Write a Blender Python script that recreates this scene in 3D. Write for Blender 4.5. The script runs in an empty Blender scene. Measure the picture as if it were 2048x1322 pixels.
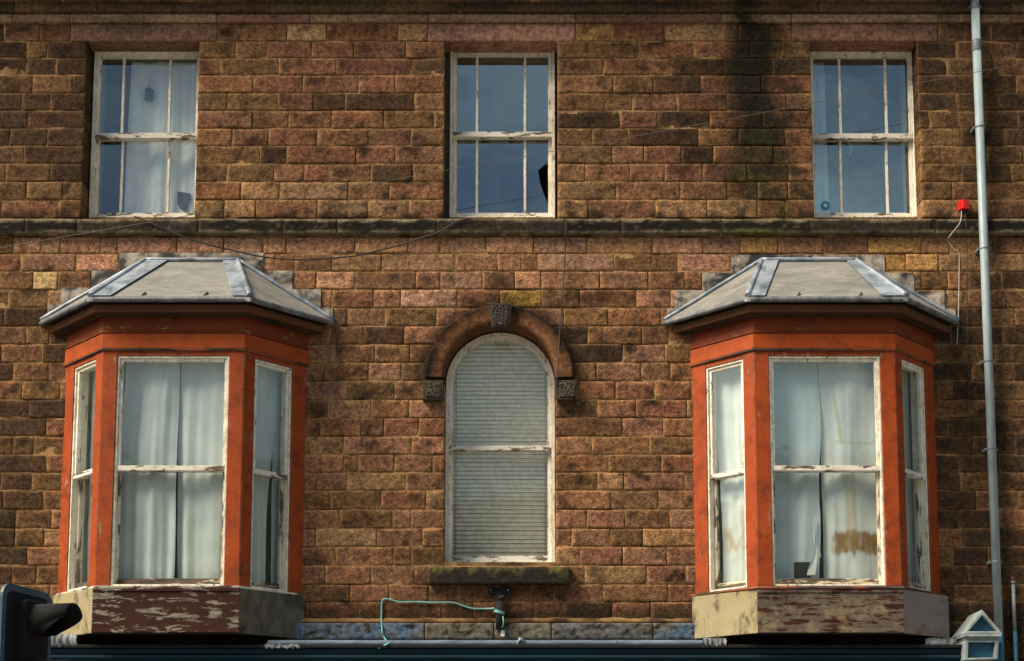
import bpy, math, random
from mathutils import Vector, noise
random.seed(7)
R = math.radians
scene = bpy.context.scene
COL = scene.collection

# ------------------------------------------------------------------ camera, sky, sun, exposure
FPX, DIST, PITCH, CAMZ = 2948.0, 13.0, R(6.73), 1.6       # focal length in photo pixels, distance to the wall
SX, SY = 36.0, 611.0                                      # lens shift in photo pixels
cam = bpy.data.cameras.new("camera")
cam_ob = bpy.data.objects.new("camera", cam); COL.objects.link(cam_ob)
cam_ob.location = (0, -DIST, CAMZ)
cam_ob.rotation_euler = (math.pi/2 + PITCH, 0, 0)
cam.sensor_width = 36; cam.lens = FPX/2048*36
cam.shift_x = -SX/2048; cam.shift_y = SY/2048
cam.clip_end = 2000
scene.camera = cam_ob

SUN_EL, SUN_AZ = R(48), R(244)
world = bpy.data.worlds.new("World"); scene.world = world; world.use_nodes = True
wn = world.node_tree; wl = wn.links; wn.nodes.clear()
def wnode(t, **k):
    n = wn.nodes.new(t)
    for a, b in k.items(): setattr(n, a, b)
    return n
out = wnode('ShaderNodeOutputWorld'); bg = wnode('ShaderNodeBackground')
sky = wnode('ShaderNodeTexSky', sky_type='NISHITA', sun_disc=False, sun_elevation=SUN_EL, sun_rotation=SUN_AZ)
tcw = wnode('ShaderNodeTexCoord'); mpw = wnode('ShaderNodeMapping'); mpw.inputs['Scale'].default_value = (1, 1, 2.6)
nzw = wnode('ShaderNodeTexNoise'); nzw.inputs['Scale'].default_value = 2.3; nzw.inputs['Detail'].default_value = 7
rw = wnode('ShaderNodeValToRGB'); rw.color_ramp.elements[0].position = .36; rw.color_ramp.elements[1].position = .60
# clouds gather and whiten towards the sun
dot = wnode('ShaderNodeVectorMath', operation='DOT_PRODUCT'); dot.inputs[1].default_value = (-0.97, 0.05, .22)
mr = wnode('ShaderNodeMapRange'); mr.inputs[1].default_value = .45; mr.inputs[2].default_value = .97
mx = wnode('ShaderNodeMath', operation='MAXIMUM')
mixw = wnode('ShaderNodeMix', data_type='RGBA'); mixc = wnode('ShaderNodeMix', data_type='RGBA')
mixc.inputs[6].default_value = (6.4, 8.2, 9.4, 1); mixc.inputs[7].default_value = (26, 26, 25.5, 1)
wl.new(tcw.outputs['Generated'], mpw.inputs['Vector']); wl.new(mpw.outputs[0], nzw.inputs['Vector'])
wl.new(nzw.outputs['Fac'], rw.inputs[0])
wl.new(tcw.outputs['Generated'], dot.inputs[0]); wl.new(dot.outputs['Value'], mr.inputs[0])
wl.new(rw.outputs[0], mx.inputs[0]); wl.new(mr.outputs[0], mx.inputs[1])
wl.new(mr.outputs[0], mixc.inputs[0]); wl.new(mixc.outputs[2], mixw.inputs[7])
wl.new(mx.outputs[0], mixw.inputs[0]); wl.new(sky.outputs[0], mixw.inputs[6])
wl.new(mixw.outputs[2], bg.inputs['Color']); bg.inputs['Strength'].default_value = .05
wl.new(bg.outputs[0], out.inputs[0])
sun = bpy.data.lights.new("sun", 'SUN'); sun.energy = 4.0; sun.angle = R(30); sun.color = (1, .88, .70)
sun_ob = bpy.data.objects.new("sun", sun); COL.objects.link(sun_ob)
sd = Vector((math.sin(SUN_AZ)*math.cos(SUN_EL), math.cos(SUN_AZ)*math.cos(SUN_EL), math.sin(SUN_EL)))
sun_ob.rotation_euler = sd.to_track_quat('Z', 'Y').to_euler(); sun_ob.location = sd*40
vs = scene.view_settings; vs.view_transform = 'Standard'; vs.look = 'None'; vs.exposure = 1.0; vs.gamma = 1
scene.cycles.max_bounces = 8; scene.cycles.transparent_max_bounces = 12

# ------------------------------------------------------------------ photo pixel -> point on a plane of the real place
def W(px, py, Y=0.0):
    a = (px-1024-SX)/FPX; b = (661-py+SY)/FPX
    cp, sp = math.cos(PITCH), math.sin(PITCH)
    d = Vector((a, cp-b*sp, sp+b*cp)); t = (Y+DIST)/d.y
    return Vector((t*d.x, Y, CAMZ+t*d.z))
def X(px, py, Y=0.0): return W(px, py, Y).x
def Z(py, Y=0.0): return W(1060, py, Y).z

# ------------------------------------------------------------------ materials
def lin(r, g, b):
    f = lambda c: (c/255/12.92 if c <= 10 else ((c/255+.055)/1.055)**2.4)
    return (f(r), f(g), f(b), 1)
class NT:
    def __init__(s, name):
        s.m = bpy.data.materials.new(name); s.m.use_nodes = True
        s.t = s.m.node_tree; s.b = s.t.nodes['Principled BSDF']; s.o = s.t.nodes['Material Output']
    def n(s, typ, ins=None, **k):
        nd = s.t.nodes.new(typ)
        for a, b in k.items(): setattr(nd, a, b)
        for a, b in (ins or {}).items():
            if isinstance(b, bpy.types.NodeSocket): s.t.links.new(b, nd.inputs[a])
            else: nd.inputs[a].default_value = b
        return nd
    def obj(s, sc=(1, 1, 1), rot=(0, 0, 0)):
        tc = s.n('ShaderNodeTexCoord')
        return s.n('ShaderNodeMapping', {'Vector': tc.outputs['Object'], 'Scale': sc, 'Rotation': rot}).outputs[0]
    def noise(s, vec, scale, detail=6, rough=.55, dist=0):
        return s.n('ShaderNodeTexNoise', {'Vector': vec, 'Scale': scale, 'Detail': detail, 'Roughness': rough, 'Distortion': dist}).outputs['Fac']
    def ramp(s, fac, a, b, ca=(0, 0, 0, 1), cb=(1, 1, 1, 1)):
        r = s.n('ShaderNodeValToRGB', {0: fac}); e = r.color_ramp.elements
        e[0].position = a; e[1].position = b; e[0].color = ca; e[1].color = cb
        return r.outputs[0]
    def mix(s, f, a, b, mode='MIX'):
        m = s.n('ShaderNodeMix', data_type='RGBA', blend_type=mode)
        for i, v in ((0, f), (6, a), (7, b)):
            if isinstance(v, bpy.types.NodeSocket): s.t.links.new(v, m.inputs[i])
            else: m.inputs[i].default_value = v
        return m.outputs[2]
    def math(s, op, a, b=0.0):
        m = s.n('ShaderNodeMath', operation=op)
        for i, v in ((0, a), (1, b)):
            if isinstance(v, bpy.types.NodeSocket): s.t.links.new(v, m.inputs[i])
            else: m.inputs[i].default_value = v
        return m.outputs[0]
    def bump(s, h, strength, dist, prev=None):
        b = s.n('ShaderNodeBump', {'Height': h, 'Strength': strength, 'Distance': dist})
        if prev: s.t.links.new(prev, b.inputs['Normal'])
        return b.outputs[0]
    def done(s, col=None, rough=.8, nrm=None, metal=0, spec=.3):
        def put(k, v):
            if isinstance(v, bpy.types.NodeSocket): s.t.links.new(v, s.b.inputs[k])
            else: s.b.inputs[k].default_value = v
        if col is not None: put('Base Color', col)
        put('Roughness', rough); put('Metallic', metal); put('Specular IOR Level', spec)
        if nrm: s.t.links.new(nrm, s.b.inputs['Normal'])
        return s.m

def mat_stone(name, tool):
    t = NT(name)
    at = t.n('ShaderNodeAttribute', attribute_name='Col')
    uv = t.n('ShaderNodeUVMap', uv_map='Tool').outputs[0]
    o = t.obj()
    big = t.noise(o, 5.5, 5, .6)
    fine = t.noise(o, 95, 5, .7)
    med = t.noise(o, 26, 6, .65)
    # stroke texture: noise stretched along each stone's own tooling direction
    mp = t.n('ShaderNodeMapping', {'Vector': uv, 'Scale': (34, 84, 1)}).outputs[0]
    st = t.noise(mp, 1.0, 4, .6, .12)
    c = t.mix(1.0, at.outputs['Color'], t.ramp(med, .28, .72, (.30, .28, .26, 1), (1.62, 1.62, 1.6, 1)), 'MULTIPLY')
    c = t.mix(1.0, c, t.ramp(fine, .25, .8, (.5, .49, .48, 1), (1.44, 1.44, 1.44, 1)), 'MULTIPLY')
    sp = t.ramp(t.noise(o, 8.5, 9, .75), .735, .755)
    c = t.mix(t.math('MULTIPLY', sp, .55), c, (.55, .50, .42, 1))
    if tool:
        c = t.mix(1.0, c, t.ramp(st, .34, .62, (.55, .53, .51, 1), (1.25, 1.25, 1.24, 1)), 'MULTIPLY')
        n = t.bump(st, .75, .014); n = t.bump(med, .6, .014, n)
    else:
        n = t.bump(med, .35, .006)
    n = t.bump(fine, .4, .004, n)
    return t.done(c, .93, n, spec=.12)
M = {}
M['stone'] = mat_stone('tooled_sandstone', True)
M['ashlar'] = mat_stone('smooth_sandstone', False)

def mat_mortar():
    t = NT('lime_mortar'); o = t.obj()
    a = t.noise(o, 3.2, 6); b = t.noise(o, 60, 4)
    c = t.mix(t.ramp(a, .42, .6), (.08, .044, .02, 1), (.42, .24, .105, 1))
    at = t.n('ShaderNodeAttribute', attribute_name='Col'); c = t.mix(1.0, c, at.outputs['Color'], 'MULTIPLY')
    c = t.mix(1.0, c, t.ramp(b, .3, .75, (.6, .6, .6, 1), (1.25, 1.25, 1.25, 1)), 'MULTIPLY')
    return t.done(c, .95, t.bump(b, .6, .006), spec=.1)
M['mortar'] = mat_mortar()

def mat_paint(name, paint, under, thr=.36, soft=.014, sc=(1, 1, .35), freq=16, rough=.45, dirt=.35, dcol=(.05, .035, .02, 1), wash=None, edge=0.):
    """old gloss paint that has flaked off to show what is under it; grime sits in patches"""
    t = NT(name); o = t.obj(sc); o1 = t.obj()
    fl = t.noise(o, freq, 9, .68, .4)
    mask = t.ramp(fl, thr-soft, thr+soft)                      # 1 = paint
    if edge:                                                   # paint has gone first along the arrises
        bv = t.n('ShaderNodeBevel', {'Radius': .016}, samples=6).outputs[0]
        gn = t.n('ShaderNodeNewGeometry').outputs['True Normal']
        dt = t.n('ShaderNodeVectorMath', {0: bv, 1: gn}, operation='DOT_PRODUCT').outputs['Value']
        ed = t.math('MULTIPLY', t.ramp(dt, .90, .998, (1, 1, 1, 1), (0, 0, 0, 1)), t.ramp(t.noise(t.obj((1, 1, .45)), 34, 6, .7), .52-.1*edge, .56-.1*edge))
        mask = t.math('MULTIPLY', mask, t.math('SUBTRACT', 1.0, ed))
    big = t.noise(o1, 2.6, 5, .6); fine = t.noise(o1, 70, 4, .6)
    p = t.mix(t.ramp(big, .35, .7), paint, wash if wash else tuple(.8*v for v in paint[:3])+(1,))
    u = t.mix(t.ramp(t.noise(t.obj((sc[0]*1.2, sc[1]*1.2, sc[2]*1.2)), freq*2.2, 5), .35, .65), under, tuple(.42*v for v in under[:3])+(1,))
    c = t.mix(mask, u, p)
    g = t.math('MULTIPLY', t.ramp(t.noise(o1, 7, 8, .7), .5, .72), dirt)
    c = t.mix(g, c, dcol)
    c = t.mix(1.0, c, t.ramp(fine, .3, .7, (.86, .86, .86, 1), (1.1, 1.1, 1.1, 1)), 'MULTIPLY')
    n = t.bump(mask, .5, .003); n = t.bump(fine, .12, .002, n); n = t.bump(fl, .25, .004, n)
    return t.done(c, t.mix(mask, (.9, .9, .9, 1), (rough, rough, rough, 1)), n, spec=.18)
ORANGE = (.33, .054, .008, 1)
M['orange'] = mat_paint('flaking_orange_paint', ORANGE, (.30, .22, .13, 1), thr=.365, edge=.55, sc=(1, 1, .22), freq=20, dirt=.75, dcol=(.05, .014, .005, 1), wash=(.235, .036, .005, 1), rough=.6)
M['orange_board'] = mat_paint('orange_fascia_paint', (.37, .064, .007, 1), (.20, .15, .06, 1), thr=.33, edge=.3, sc=(.3, .3, 1), freq=11, dirt=.6, dcol=(.06, .017, .006, 1), wash=(.28, .045, .006, 1), rough=.6)
M['frieze'] = mat_paint('peeling_orange_frieze_paint', (.20, .036, .009, 1), (.26, .17, .045, 1), thr=.385, sc=(.45, .45, 1.3), freq=7, dirt=.55, dcol=(.05, .018, .008, 1), rough=.65)
M['fillet'] = mat_paint('lit_brown_fillet_paint', (.13, .050, .021, 1), (.13, .09, .05, 1), thr=.38, sc=(.3, .3, 1), freq=10, dirt=.5, dcol=(.05, .03, .015, 1), rough=.7)  # lighter than the cove: the lit strip is painted into this tone
M['cornice_paint'] = mat_paint('shaded_brown_cornice_paint', (.055, .024, .012, 1), (.035, .024, .015, 1), thr=.45, sc=(.4, .4, 1.5), freq=8, dirt=.6, dcol=(.04, .025, .015, 1), rough=.7)  # brown darkened to paint in the shade under the eave
M['white'] = mat_paint('peeling_cream_paint', (.84, .78, .66, 1), (.24, .18, .13, 1), thr=.385, edge=.25, sc=(1, 1, .28), freq=19, dirt=.38, dcol=(.22, .16, .09, 1), wash=(.70, .62, .47, 1))
M['white_bad'] = mat_paint('bare_weathered_sash_paint', (.70, .62, .47, 1), (.17, .13, .10, 1), thr=.49, soft=.025, sc=(1, 1, .25), freq=15, dirt=.45, dcol=(.12, .09, .05, 1))
M['white_rail'] = mat_paint('peeling_cream_rail_paint', (.76, .70, .58, 1), (.21, .15, .11, 1), thr=.45, sc=(.28, .28, 1), freq=17, dirt=.4, dcol=(.2, .13, .06, 1))
M['rail_bad'] = mat_paint('bare_bottom_rail_paint', (.62, .54, .36, 1), (.13, .10, .075, 1), thr=.545, soft=.025, sc=(.22, .22, 1), freq=15, dirt=.5, dcol=(.07, .05, .03, 1))
M['apron_red'] = mat_paint('flaked_red_brown_boards', (.040, .011, .006, 1), (.27, .23, .175, 1), thr=.455, soft=.014, sc=(.2, .2, .9), freq=20, dirt=.5, dcol=(.03, .02, .015, 1), rough=.8)
M['apron_grey'] = mat_paint('flaked_grey_boards', (.115, .086, .062, 1), (.060, .016, .010, 1), thr=.475, soft=.014, sc=(.2, .2, 1.0), freq=22, dirt=.5, dcol=(.40, .34, .18, 1), rough=.85)
M['apron_dirty'] = mat_paint('mould_grey_board', (.13, .115, .085, 1), (.06, .05, .035, 1), thr=.45, soft=.1, sc=(.7, .7, .5), freq=6, dirt=.6, dcol=(.045, .05, .02, 1), rough=.85)
M['apron_cream'] = mat_paint('mildewed_cream_board', (.33, .27, .155, 1), (.09, .075, .05, 1), thr=.42, soft=.06, sc=(.9, .9, .45), freq=7, dirt=.45, dcol=(.24, .25, .06, 1), rough=.75)
M['apron_pale'] = mat_paint('grey_lilac_board', (.24, .19, .175, 1), (.19, .10, .04, 1), thr=.38, soft=.06, sc=(.35, .35, .7), freq=6, dirt=.4, dcol=(.2, .11, .045, 1), rough=.85)
M['sill_wood'] = mat_paint('worn_sill_paint', (.30, .09, .04, 1), (.10, .07, .05, 1), thr=.52, soft=.05, sc=(.22, .22, 1), freq=9, dirt=.4, rough=.75)

def mat_lead(name, a, b, freq, metal, rough, bumpy=.02, sc=(1, 1, 1), lo=.35, hi=.68):
    t = NT(name); o = t.obj(sc)
    n1 = t.noise(o, freq, 7, .62, .5); n2 = t.noise(o, freq*7, 5)
    c = t.mix(t.ramp(n1, lo, hi), a, b)
    c = t.mix(1.0, c, t.ramp(n2, .3, .75, (.8, .8, .8, 1), (1.15, 1.15, 1.15, 1)), 'MULTIPLY')
    n = t.bump(n1, .4, bumpy); n = t.bump(n2, .2, .003, n)
    return t.done(c, rough, n, metal, .4)
M['lead'] = mat_lead('weathered_lead', (.10, .122, .15, 1), (.36, .40, .44, 1), 5, .15, .42)
M['roof'] = mat_lead('sanded_lead_sheet', (.125, .118, .104, 1), (.235, .222, .192, 1), 6, 0, .75, .012, (.35, 1, 1))
M['roof_edge'] = mat_lead('grey_eave_lead', (.055, .058, .06, 1), (.19, .19, .185, 1), 9, .1, .55, .012, (1, 1, .4))
M['flashing'] = mat_lead('stained_step_flashing', (.022, .020, .020, 1), (.42, .35, .27, 1), 4.6, .05, .7, .012, (1, 1, 1), .43, .60)
M['lead_blue'] = mat_lead('blue_stained_lead', (.035, .055, .075, 1), (.15, .21, .27, 1), 3.6, .0, .65, .012, (.35, 1, 1))
M['lead_torn'] = mat_lead('torn_lead', (.03, .032, .035, 1), (.20, .21, .23, 1), 8, .1, .6)
M['teal'] = mat_lead('dark_teal_fascia_paint', (.002, .020, .033, 1), (.003, .034, .052, 1), 2.2, 0, .95, .002, (.2, 1, 1))
M['blue'] = mat_lead('bracket_blue_paint', (.006, .055, .095, 1), (.012, .085, .14, 1), 6, 0, .5, .002)
M['white_trim'] = mat_lead('white_trim_paint', (.17, .20, .20, 1), (.30, .33, .32, 1), 8, 0, .55, .002)
M['pipe'] = mat_lead('grey_pipe_plastic', (.20, .25, .265, 1), (.31, .375, .39, 1), 3, 0, .45, .001, (1, 1, .3))
M['pipe_ring'] = mat_lead('pipe_collar_grey', (.10, .115, .12, 1), (.18, .20, .205, 1), 9, 0, .5, .001)
M['black'] = mat_lead('black_metal', (.004, .004, .0045, 1), (.009, .009, .0095, 1), 9, 0, .9, .001)
M['signal_black'] = mat_lead('matt_black_plastic', (.002, .002, .002, 1), (.004, .004, .004, 1), 6, 0, .97, .001)
M['border_blue'] = mat_lead('signal_border_paint', (.022, .055, .075, 1), (.04, .085, .11, 1), 6, 0, .5, .001)
M['red'] = mat_lead('red_plastic', (.62, .006, .004, 1), (.70, .010, .006, 1), 9, 0, .35, .001)
M['cable_black'] = mat_lead('black_cable', (.010, .009, .008, 1), (.02, .018, .016, 1), 9, 0, .6, .001)
M['cable_grey'] = mat_lead('grey_cable', (.30, .28, .25, 1), (.40, .37, .33, 1), 9, 0, .6, .001)
M['wire'] = mat_lead('dull_wire', (.10, .08, .07, 1), (.14, .11, .10, 1), 9, 0, .5, .001)
M['cable_green'] = mat_lead('green_cable', (.11, .33, .30, 1), (.20, .44, .40, 1), 9, 0, .5, .001)
M['tag'] = mat_lead('white_tag_plastic', (.70, .64, .58, 1), (.8, .74, .68, 1), 9, 0, .5, .001)
M['lens'] = mat_lead('dark_red_lens', (.03, .004, .004, 1), (.05, .006, .005, 1), 9, 0, .2, .001)
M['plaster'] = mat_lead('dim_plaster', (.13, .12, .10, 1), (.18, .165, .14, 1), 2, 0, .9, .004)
M['reveal'] = mat_lead('painted_reveal', (.50, .53, .44, 1), (.60, .62, .52, 1), 2, 0, .8, .004)
M['blind'] = mat_lead('pale_blind_slat', (.82, .78, .66, 1), (.88, .84, .72, 1), 3, 0, .5, .0005)
M['cloth_dark'] = mat_lead('dark_green_cloth', (.045, .05, .035, 1), (.09, .10, .075, 1), 9, 0, .9, .003)
M['teal_sticker'] = mat_lead('teal_sticker', (.012, .30, .40, 1), (.02, .38, .48, 1), 20, 0, .4, .0005)
M['asphalt'] = mat_lead('asphalt', (.04, .04, .042, 1), (.06, .06, .06, 1), 30, 0, .9, .01)
M['paving'] = mat_lead('paving', (.16, .15, .135, 1), (.22, .21, .19, 1), 6, 0, .9, .006)
M['wood_hill'] = mat_lead('wooded_hill', (.012, .016, .008, 1), (.035, .042, .018, 1), .12, 0, .95, .3)
M['moss'] = mat_lead('moss', (.02, .028, .006, 1), (.06, .065, .018, 1), 30, 0, .95, .01)

def mat_vermic():
    t = NT('vermiculated_stone'); o = t.obj()
    v = t.n('ShaderNodeTexVoronoi', {'Vector': o, 'Scale': 36.0, 'Randomness': .85}, feature='DISTANCE_TO_EDGE').outputs['Distance']
    edge = t.ramp(v, .04, .2)
    c = t.mix(edge, (.105, .084, .060, 1), (.012, .009, .007, 1))
    inv = t.math('SUBTRACT', 1.0, edge)
    return t.done(c, .9, t.bump(inv, 1.0, .02), spec=.2)
M['vermic'] = mat_vermic()

def mat_cloth():
    t = NT('curtain_cloth'); at = t.n('ShaderNodeAttribute', attribute_name='Col'); o = t.obj()
    w = t.noise(t.obj((1, 1, .5)), 9, 5)
    c = t.mix(1.0, at.outputs['Color'], t.ramp(w, .3, .7, (.88, .88, .88, 1), (1.06, 1.06, 1.06, 1)), 'MULTIPLY')
    m = t.done(c, .95, t.bump(t.noise(o, 300, 2), .2, .001), spec=.05)
    tr = t.n('ShaderNodeBsdfTranslucent', {'Color': (.6, .62, .58, 1)})
    mx = t.n('ShaderNodeMixShader', {0: .18, 1: t.b.outputs[0], 2: tr.outputs[0]})
    t.t.links.new(mx.outputs[0], t.o.inputs['Surface'])
    return m
M['cloth'] = mat_cloth()

def mat_glass(name, base, gain, dust, wave=.004):
    t = NT(name); o = t.obj()
    n = t.bump(t.noise(o, 2.4, 2), .5, wave)
    fc = t.n('ShaderNodeLayerWeight', {'Blend': .5, 'Normal': n}).outputs['Facing']
    fr = t.math('ADD', t.math('MULTIPLY', t.math('POWER', fc, 5.0), .9), .042)
    fac = t.math('ADD', t.math('MULTIPLY', fr, gain), base)
    tp = t.n('ShaderNodeBsdfTransparent', {'Color': (.95, .98, .965, 1)})
    gl = t.n('ShaderNodeBsdfGlossy', {'Color': (.78, .96, .96, 1), 'Roughness': .015, 'Normal': n})
    a = t.n('ShaderNodeMixShader', {0: fac, 1: tp.outputs[0], 2: gl.outputs[0]})
    df = t.n('ShaderNodeBsdfDiffuse', {'Color': (.36, .37, .34, 1)})
    d = t.math('MULTIPLY', t.ramp(t.noise(t.obj((1, 1, .55)), 5.5, 8, .7), .35, .8), dust)
    b = t.n('ShaderNodeMixShader', {0: d, 1: a.outputs[0], 2: df.outputs[0]})
    t.t.links.new(b.outputs[0], t.o.inputs['Surface'])
    return t.m
M['glass_up'] = mat_glass('old_sash_glass', .20, 1.6, .10)
M['glass_clear'] = mat_glass('clearer_sash_glass', .10, 1.6, .10)
M['glass_bay'] = mat_glass('dusty_bay_glass', .01, 1.3, .10)
M['glass_arch'] = mat_glass('dusty_arch_glass', .0, 1.1, .10)

# ------------------------------------------------------------------ mesh builder
IDENT = lambda u, v, z: (u, -v, z)                       # u along the wall, v out of the wall, z up
class MB:
    def __init__(s, T=IDENT): s.v = []; s.f = []; s.c = []; s.uv = []; s.T = T; s.sm = []
    def vert(s, u, v, z, col=(1, 1, 1), uv=(0, 0)):
        s.v.append(s.T(u, v, z)); s.c.append(col); s.uv.append(uv); return len(s.v)-1
    def face(s, ids, smooth=False): s.f.append(tuple(ids)); s.sm.append(smooth)
    def box(s, u0, u1, v0, v1, z0, z1):
        i = [s.vert(u, v, z) for z in (z0, z1) for v in (v0, v1) for u in (u0, u1)]
        for q in ((0, 1, 3, 2), (4, 6, 7, 5), (0, 4, 5, 1), (1, 5, 7, 3), (3, 7, 6, 2), (2, 6, 4, 0)): s.face([i[k] for k in q])
    def prism(s, pts, v0, v1):                            # outline in (u, z)
        n = len(pts); a = [s.vert(u, v0, z) for u, z in pts]; b = [s.vert(u, v1, z) for u, z in pts]
        s.face(b); s.face(a[::-1])
        for k in range(n): s.face((a[k], a[(k+1) % n], b[(k+1) % n], b[k]))
    def band(s, A, B, v0, v1, closed=False):              # solid strip between two outlines in (u, z)
        n = len(A)
        idx = [[s.vert(p[0], v, p[1]) for p in P] for v in (v0, v1) for P in (A, B)]
        a0, b0, a1, b1 = idx
        rng = range(n if closed else n-1)
        for k in rng:
            j = (k+1) % n
            s.face((a1[k], a1[j], b1[j], b1[k])); s.face((a0[k], b0[k], b0[j], a0[j]))
            s.face((a0[k], a0[j], a1[j], a1[k])); s.face((b0[k], b1[k], b1[j], b0[j]))
        if not closed:
            for k in (0, n-1): s.face((a0[k], a1[k], b1[k], b0[k]))
    def tube(s, pts, r, n=10, cap=True):                  # world points
        pts = [Vector(p) for p in pts]; rings = []
        up = Vector((.13, .21, .97))
        for k, p in enumerate(pts):
            d = (pts[min(k+1, len(pts)-1)]-pts[max(k-1, 0)]).normalized()
            if abs(d.dot(up)) > .97: up = Vector((.2, -.97, .1))
            x = d.cross(up).normalized(); y = d.cross(x).normalized()
            rr = r[k] if isinstance(r, (list, tuple)) else r
            ring = []
            for q in range(n):
                w = p + (x*math.cos(2*math.pi*q/n)+y*math.sin(2*math.pi*q/n))*rr
                s.v.append(tuple(w)); s.c.append((1, 1, 1)); s.uv.append((0, 0)); ring.append(len(s.v)-1)
            rings.append(ring)
        for a, b in zip(rings, rings[1:]):
            for q in range(n): s.face((a[q], a[(q+1) % n], b[(q+1) % n], b[q]), True)
        if cap: s.face(rings[0][::-1]); s.face(rings[-1])
    def poly(s, pts):                                     # world points
        ids = []
        for p in pts: s.v.append(tuple(p)); s.c.append((1, 1, 1)); s.uv.append((0, 0)); ids.append(len(s.v)-1)
        s.face(ids)
    def slab(s, pts, nrm, th):                            # world polygon with thickness along nrm
        a = [Vector(p) for p in pts]; b = [p+Vector(nrm)*th for p in a]; n = len(a)
        base = len(s.v)
        for p in a+b: s.v.append(tuple(p)); s.c.append((1, 1, 1)); s.uv.append((0, 0))
        s.face([base+k for k in range(n)][::-1]); s.face([base+n+k for k in range(n)])
        for k in range(n): s.face((base+k, base+(k+1) % n, base+n+(k+1) % n, base+n+k))
    def build(s, name, mat, parent=None, bevel=0, normals=True):
        me = bpy.data.meshes.new(name); me.from_pydata(s.v, [], s.f)
        me.polygons.foreach_set('use_smooth', s.sm)
        ca = me.color_attributes.new('Col', 'FLOAT_COLOR', 'POINT')
        flat = []
        for c in s.c: flat += [c[0], c[1], c[2], 1.0]
        ca.data.foreach_set('color', flat)
        ul = me.uv_layers.new(name='Tool')
        fu = []
        for l in me.loops: fu += s.uv[l.vertex_index]
        ul.data.foreach_set('uv', fu)
        if normals:
            import bmesh
            bm = bmesh.new(); bm.from_mesh(me); bmesh.ops.recalc_face_normals(bm, faces=bm.faces); bm.to_mesh(me); bm.free()
        me.materials.append(M[mat]); me.update()
        o = bpy.data.objects.new(name, me); COL.objects.link(o)
        if parent:
            o.parent = parent
            if parent.type == 'EMPTY': o.location = -Vector(parent.location)
        if bevel:
            b = o.modifiers.new('bevel', 'BEVEL'); b.width = bevel; b.segments = 2; b.limit_method = 'ANGLE'; b.angle_limit = R(40)
        return o
def empty(name, loc, parent=None):
    o = bpy.data.objects.new(name, None); COL.objects.link(o); o.location = loc; o.empty_display_size = .2
    if parent: o.parent = parent; o.location = Vector(loc)-Vector(parent.location)
    return o
def tag(o, label=None, cat=None, group=None, kind=None):
    for k, v in (('label', label), ('category', cat), ('group', group), ('kind', kind)):
        if v: o[k] = v
    return o
def facet(P, Q):                                         # local frame of a wall facet from P to Q (left to right from outside)
    ux, uy = Q[0]-P[0], Q[1]-P[1]; L = math.hypot(ux, uy); ux /= L; uy /= L
    nx, ny = uy, -ux
    return (lambda u, v, z: (P[0]+ux*u+nx*v, P[1]+uy*u+ny*v, z)), L
nz3 = lambda x, y, z: noise.noise(Vector((x, y, z)))
def fbm(x, y, z=0): return .5*nz3(x, y, z)+.3*nz3(x*2.1, y*2.1, z+7)+.2*nz3(x*4.3, y*4.3, z+13)
def clamp(x, a=0., b=1.): return max(a, min(b, x))
def sstep(a, b, x):
    t = clamp((x-a)/(b-a)); return t*t*(3-2*t)
def lerp3(a, b, t): return tuple(x+(y-x)*t for x, y in zip(a, b))

# ------------------------------------------------------------------ the building
bld = empty('stone_building', (X(1024, 1240), 0, 0))
tag(bld, 'brown sandstone terrace building with two orange bay windows above a teal shop front', 'building')

# --- stones
PXM = (X(1000, 600)-X(900, 600))/100                      # metres per photo pixel on the wall
TONES = dict(b=(.200, .093, .046), r=(.190, .080, .046), o=(.150, .080, .036), d=(.066, .036, .019), t=(.37, .205, .105), p=(.40, .205, .125), y=(.37, .20, .065), k=(.25, .120, .068), l=(.29, .162, .078))
def pick(w):
    ks = list(w); return random.choices(ks, [w[k] for k in ks])[0]
def zone(px, py):  # stone tones by area; extra dark ones at both ends paint in vignette shade
    if px < 20 or px > 2030: return dict(d=6, o=3, b=1)
    if py < 84: return dict(b=3, r=2, o=1) if px < 560 else (dict(l=3, t=2, b=2, y=1) if px < 1540 else dict(b=3, o=3, d=1))
    if py < 365:
        if px < 180: return dict(d=7, o=3)
        if px < 500: return dict(o=4, b=3, r=2, d=2)
        if px < 800: return dict(r=5, b=3, d=2)
        if px < 890: return dict(o=4, b=3)
        if px < 1300: return dict(o=4, b=4, r=2, d=2)
        if px < 1620: return dict(r=5, b=3, o=2, d=2)
        return dict(o=4, d=6)
    if py < 436:
        if px < 180 or px > 1838: return dict(o=4, l=2, b=2)
        return dict(l=4, r=3, b=3, o=1)
    if py < 510: return dict(p=6, t=3, k=1) if px < 1450 else dict(l=3, y=2, k=3, p=2)
    if py < 545: return dict(p=4, k=4, t=2, b=2) if px < 1700 else dict(y=2, l=3, b=2)
    if py < 620: return dict(k=4, p=2, b=3, o=1, l=1) if 90 < px < 1860 else dict(b=4, o=3, l=1)
    if px < 130: return dict(o=5, b=2, d=4)
    if px > 1860: return dict(o=4, d=6, b=1)
    if py < 800: return dict(b=5, o=3, k=3, d=2)
    if py < 1169: return dict(k=6, b=4, l=2, o=1, r=1)
    return dict(b=4, o=2, r=2, d=1)
PX = lambda x: 1060+x/PXM                                 # wall metres back to photo pixels (only used to look tones up)
ZS = [(Z(p), p) for p in range(-400, 1700, 20)]
def PY(z):
    for (za, pa), (zb, pb) in zip(ZS, ZS[1:]):
        if za >= z >= zb: return pa+(pb-pa)*(za-z)/(za-zb)
    return ZS[0][1] if z > ZS[0][0] else ZS[-1][1]
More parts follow.
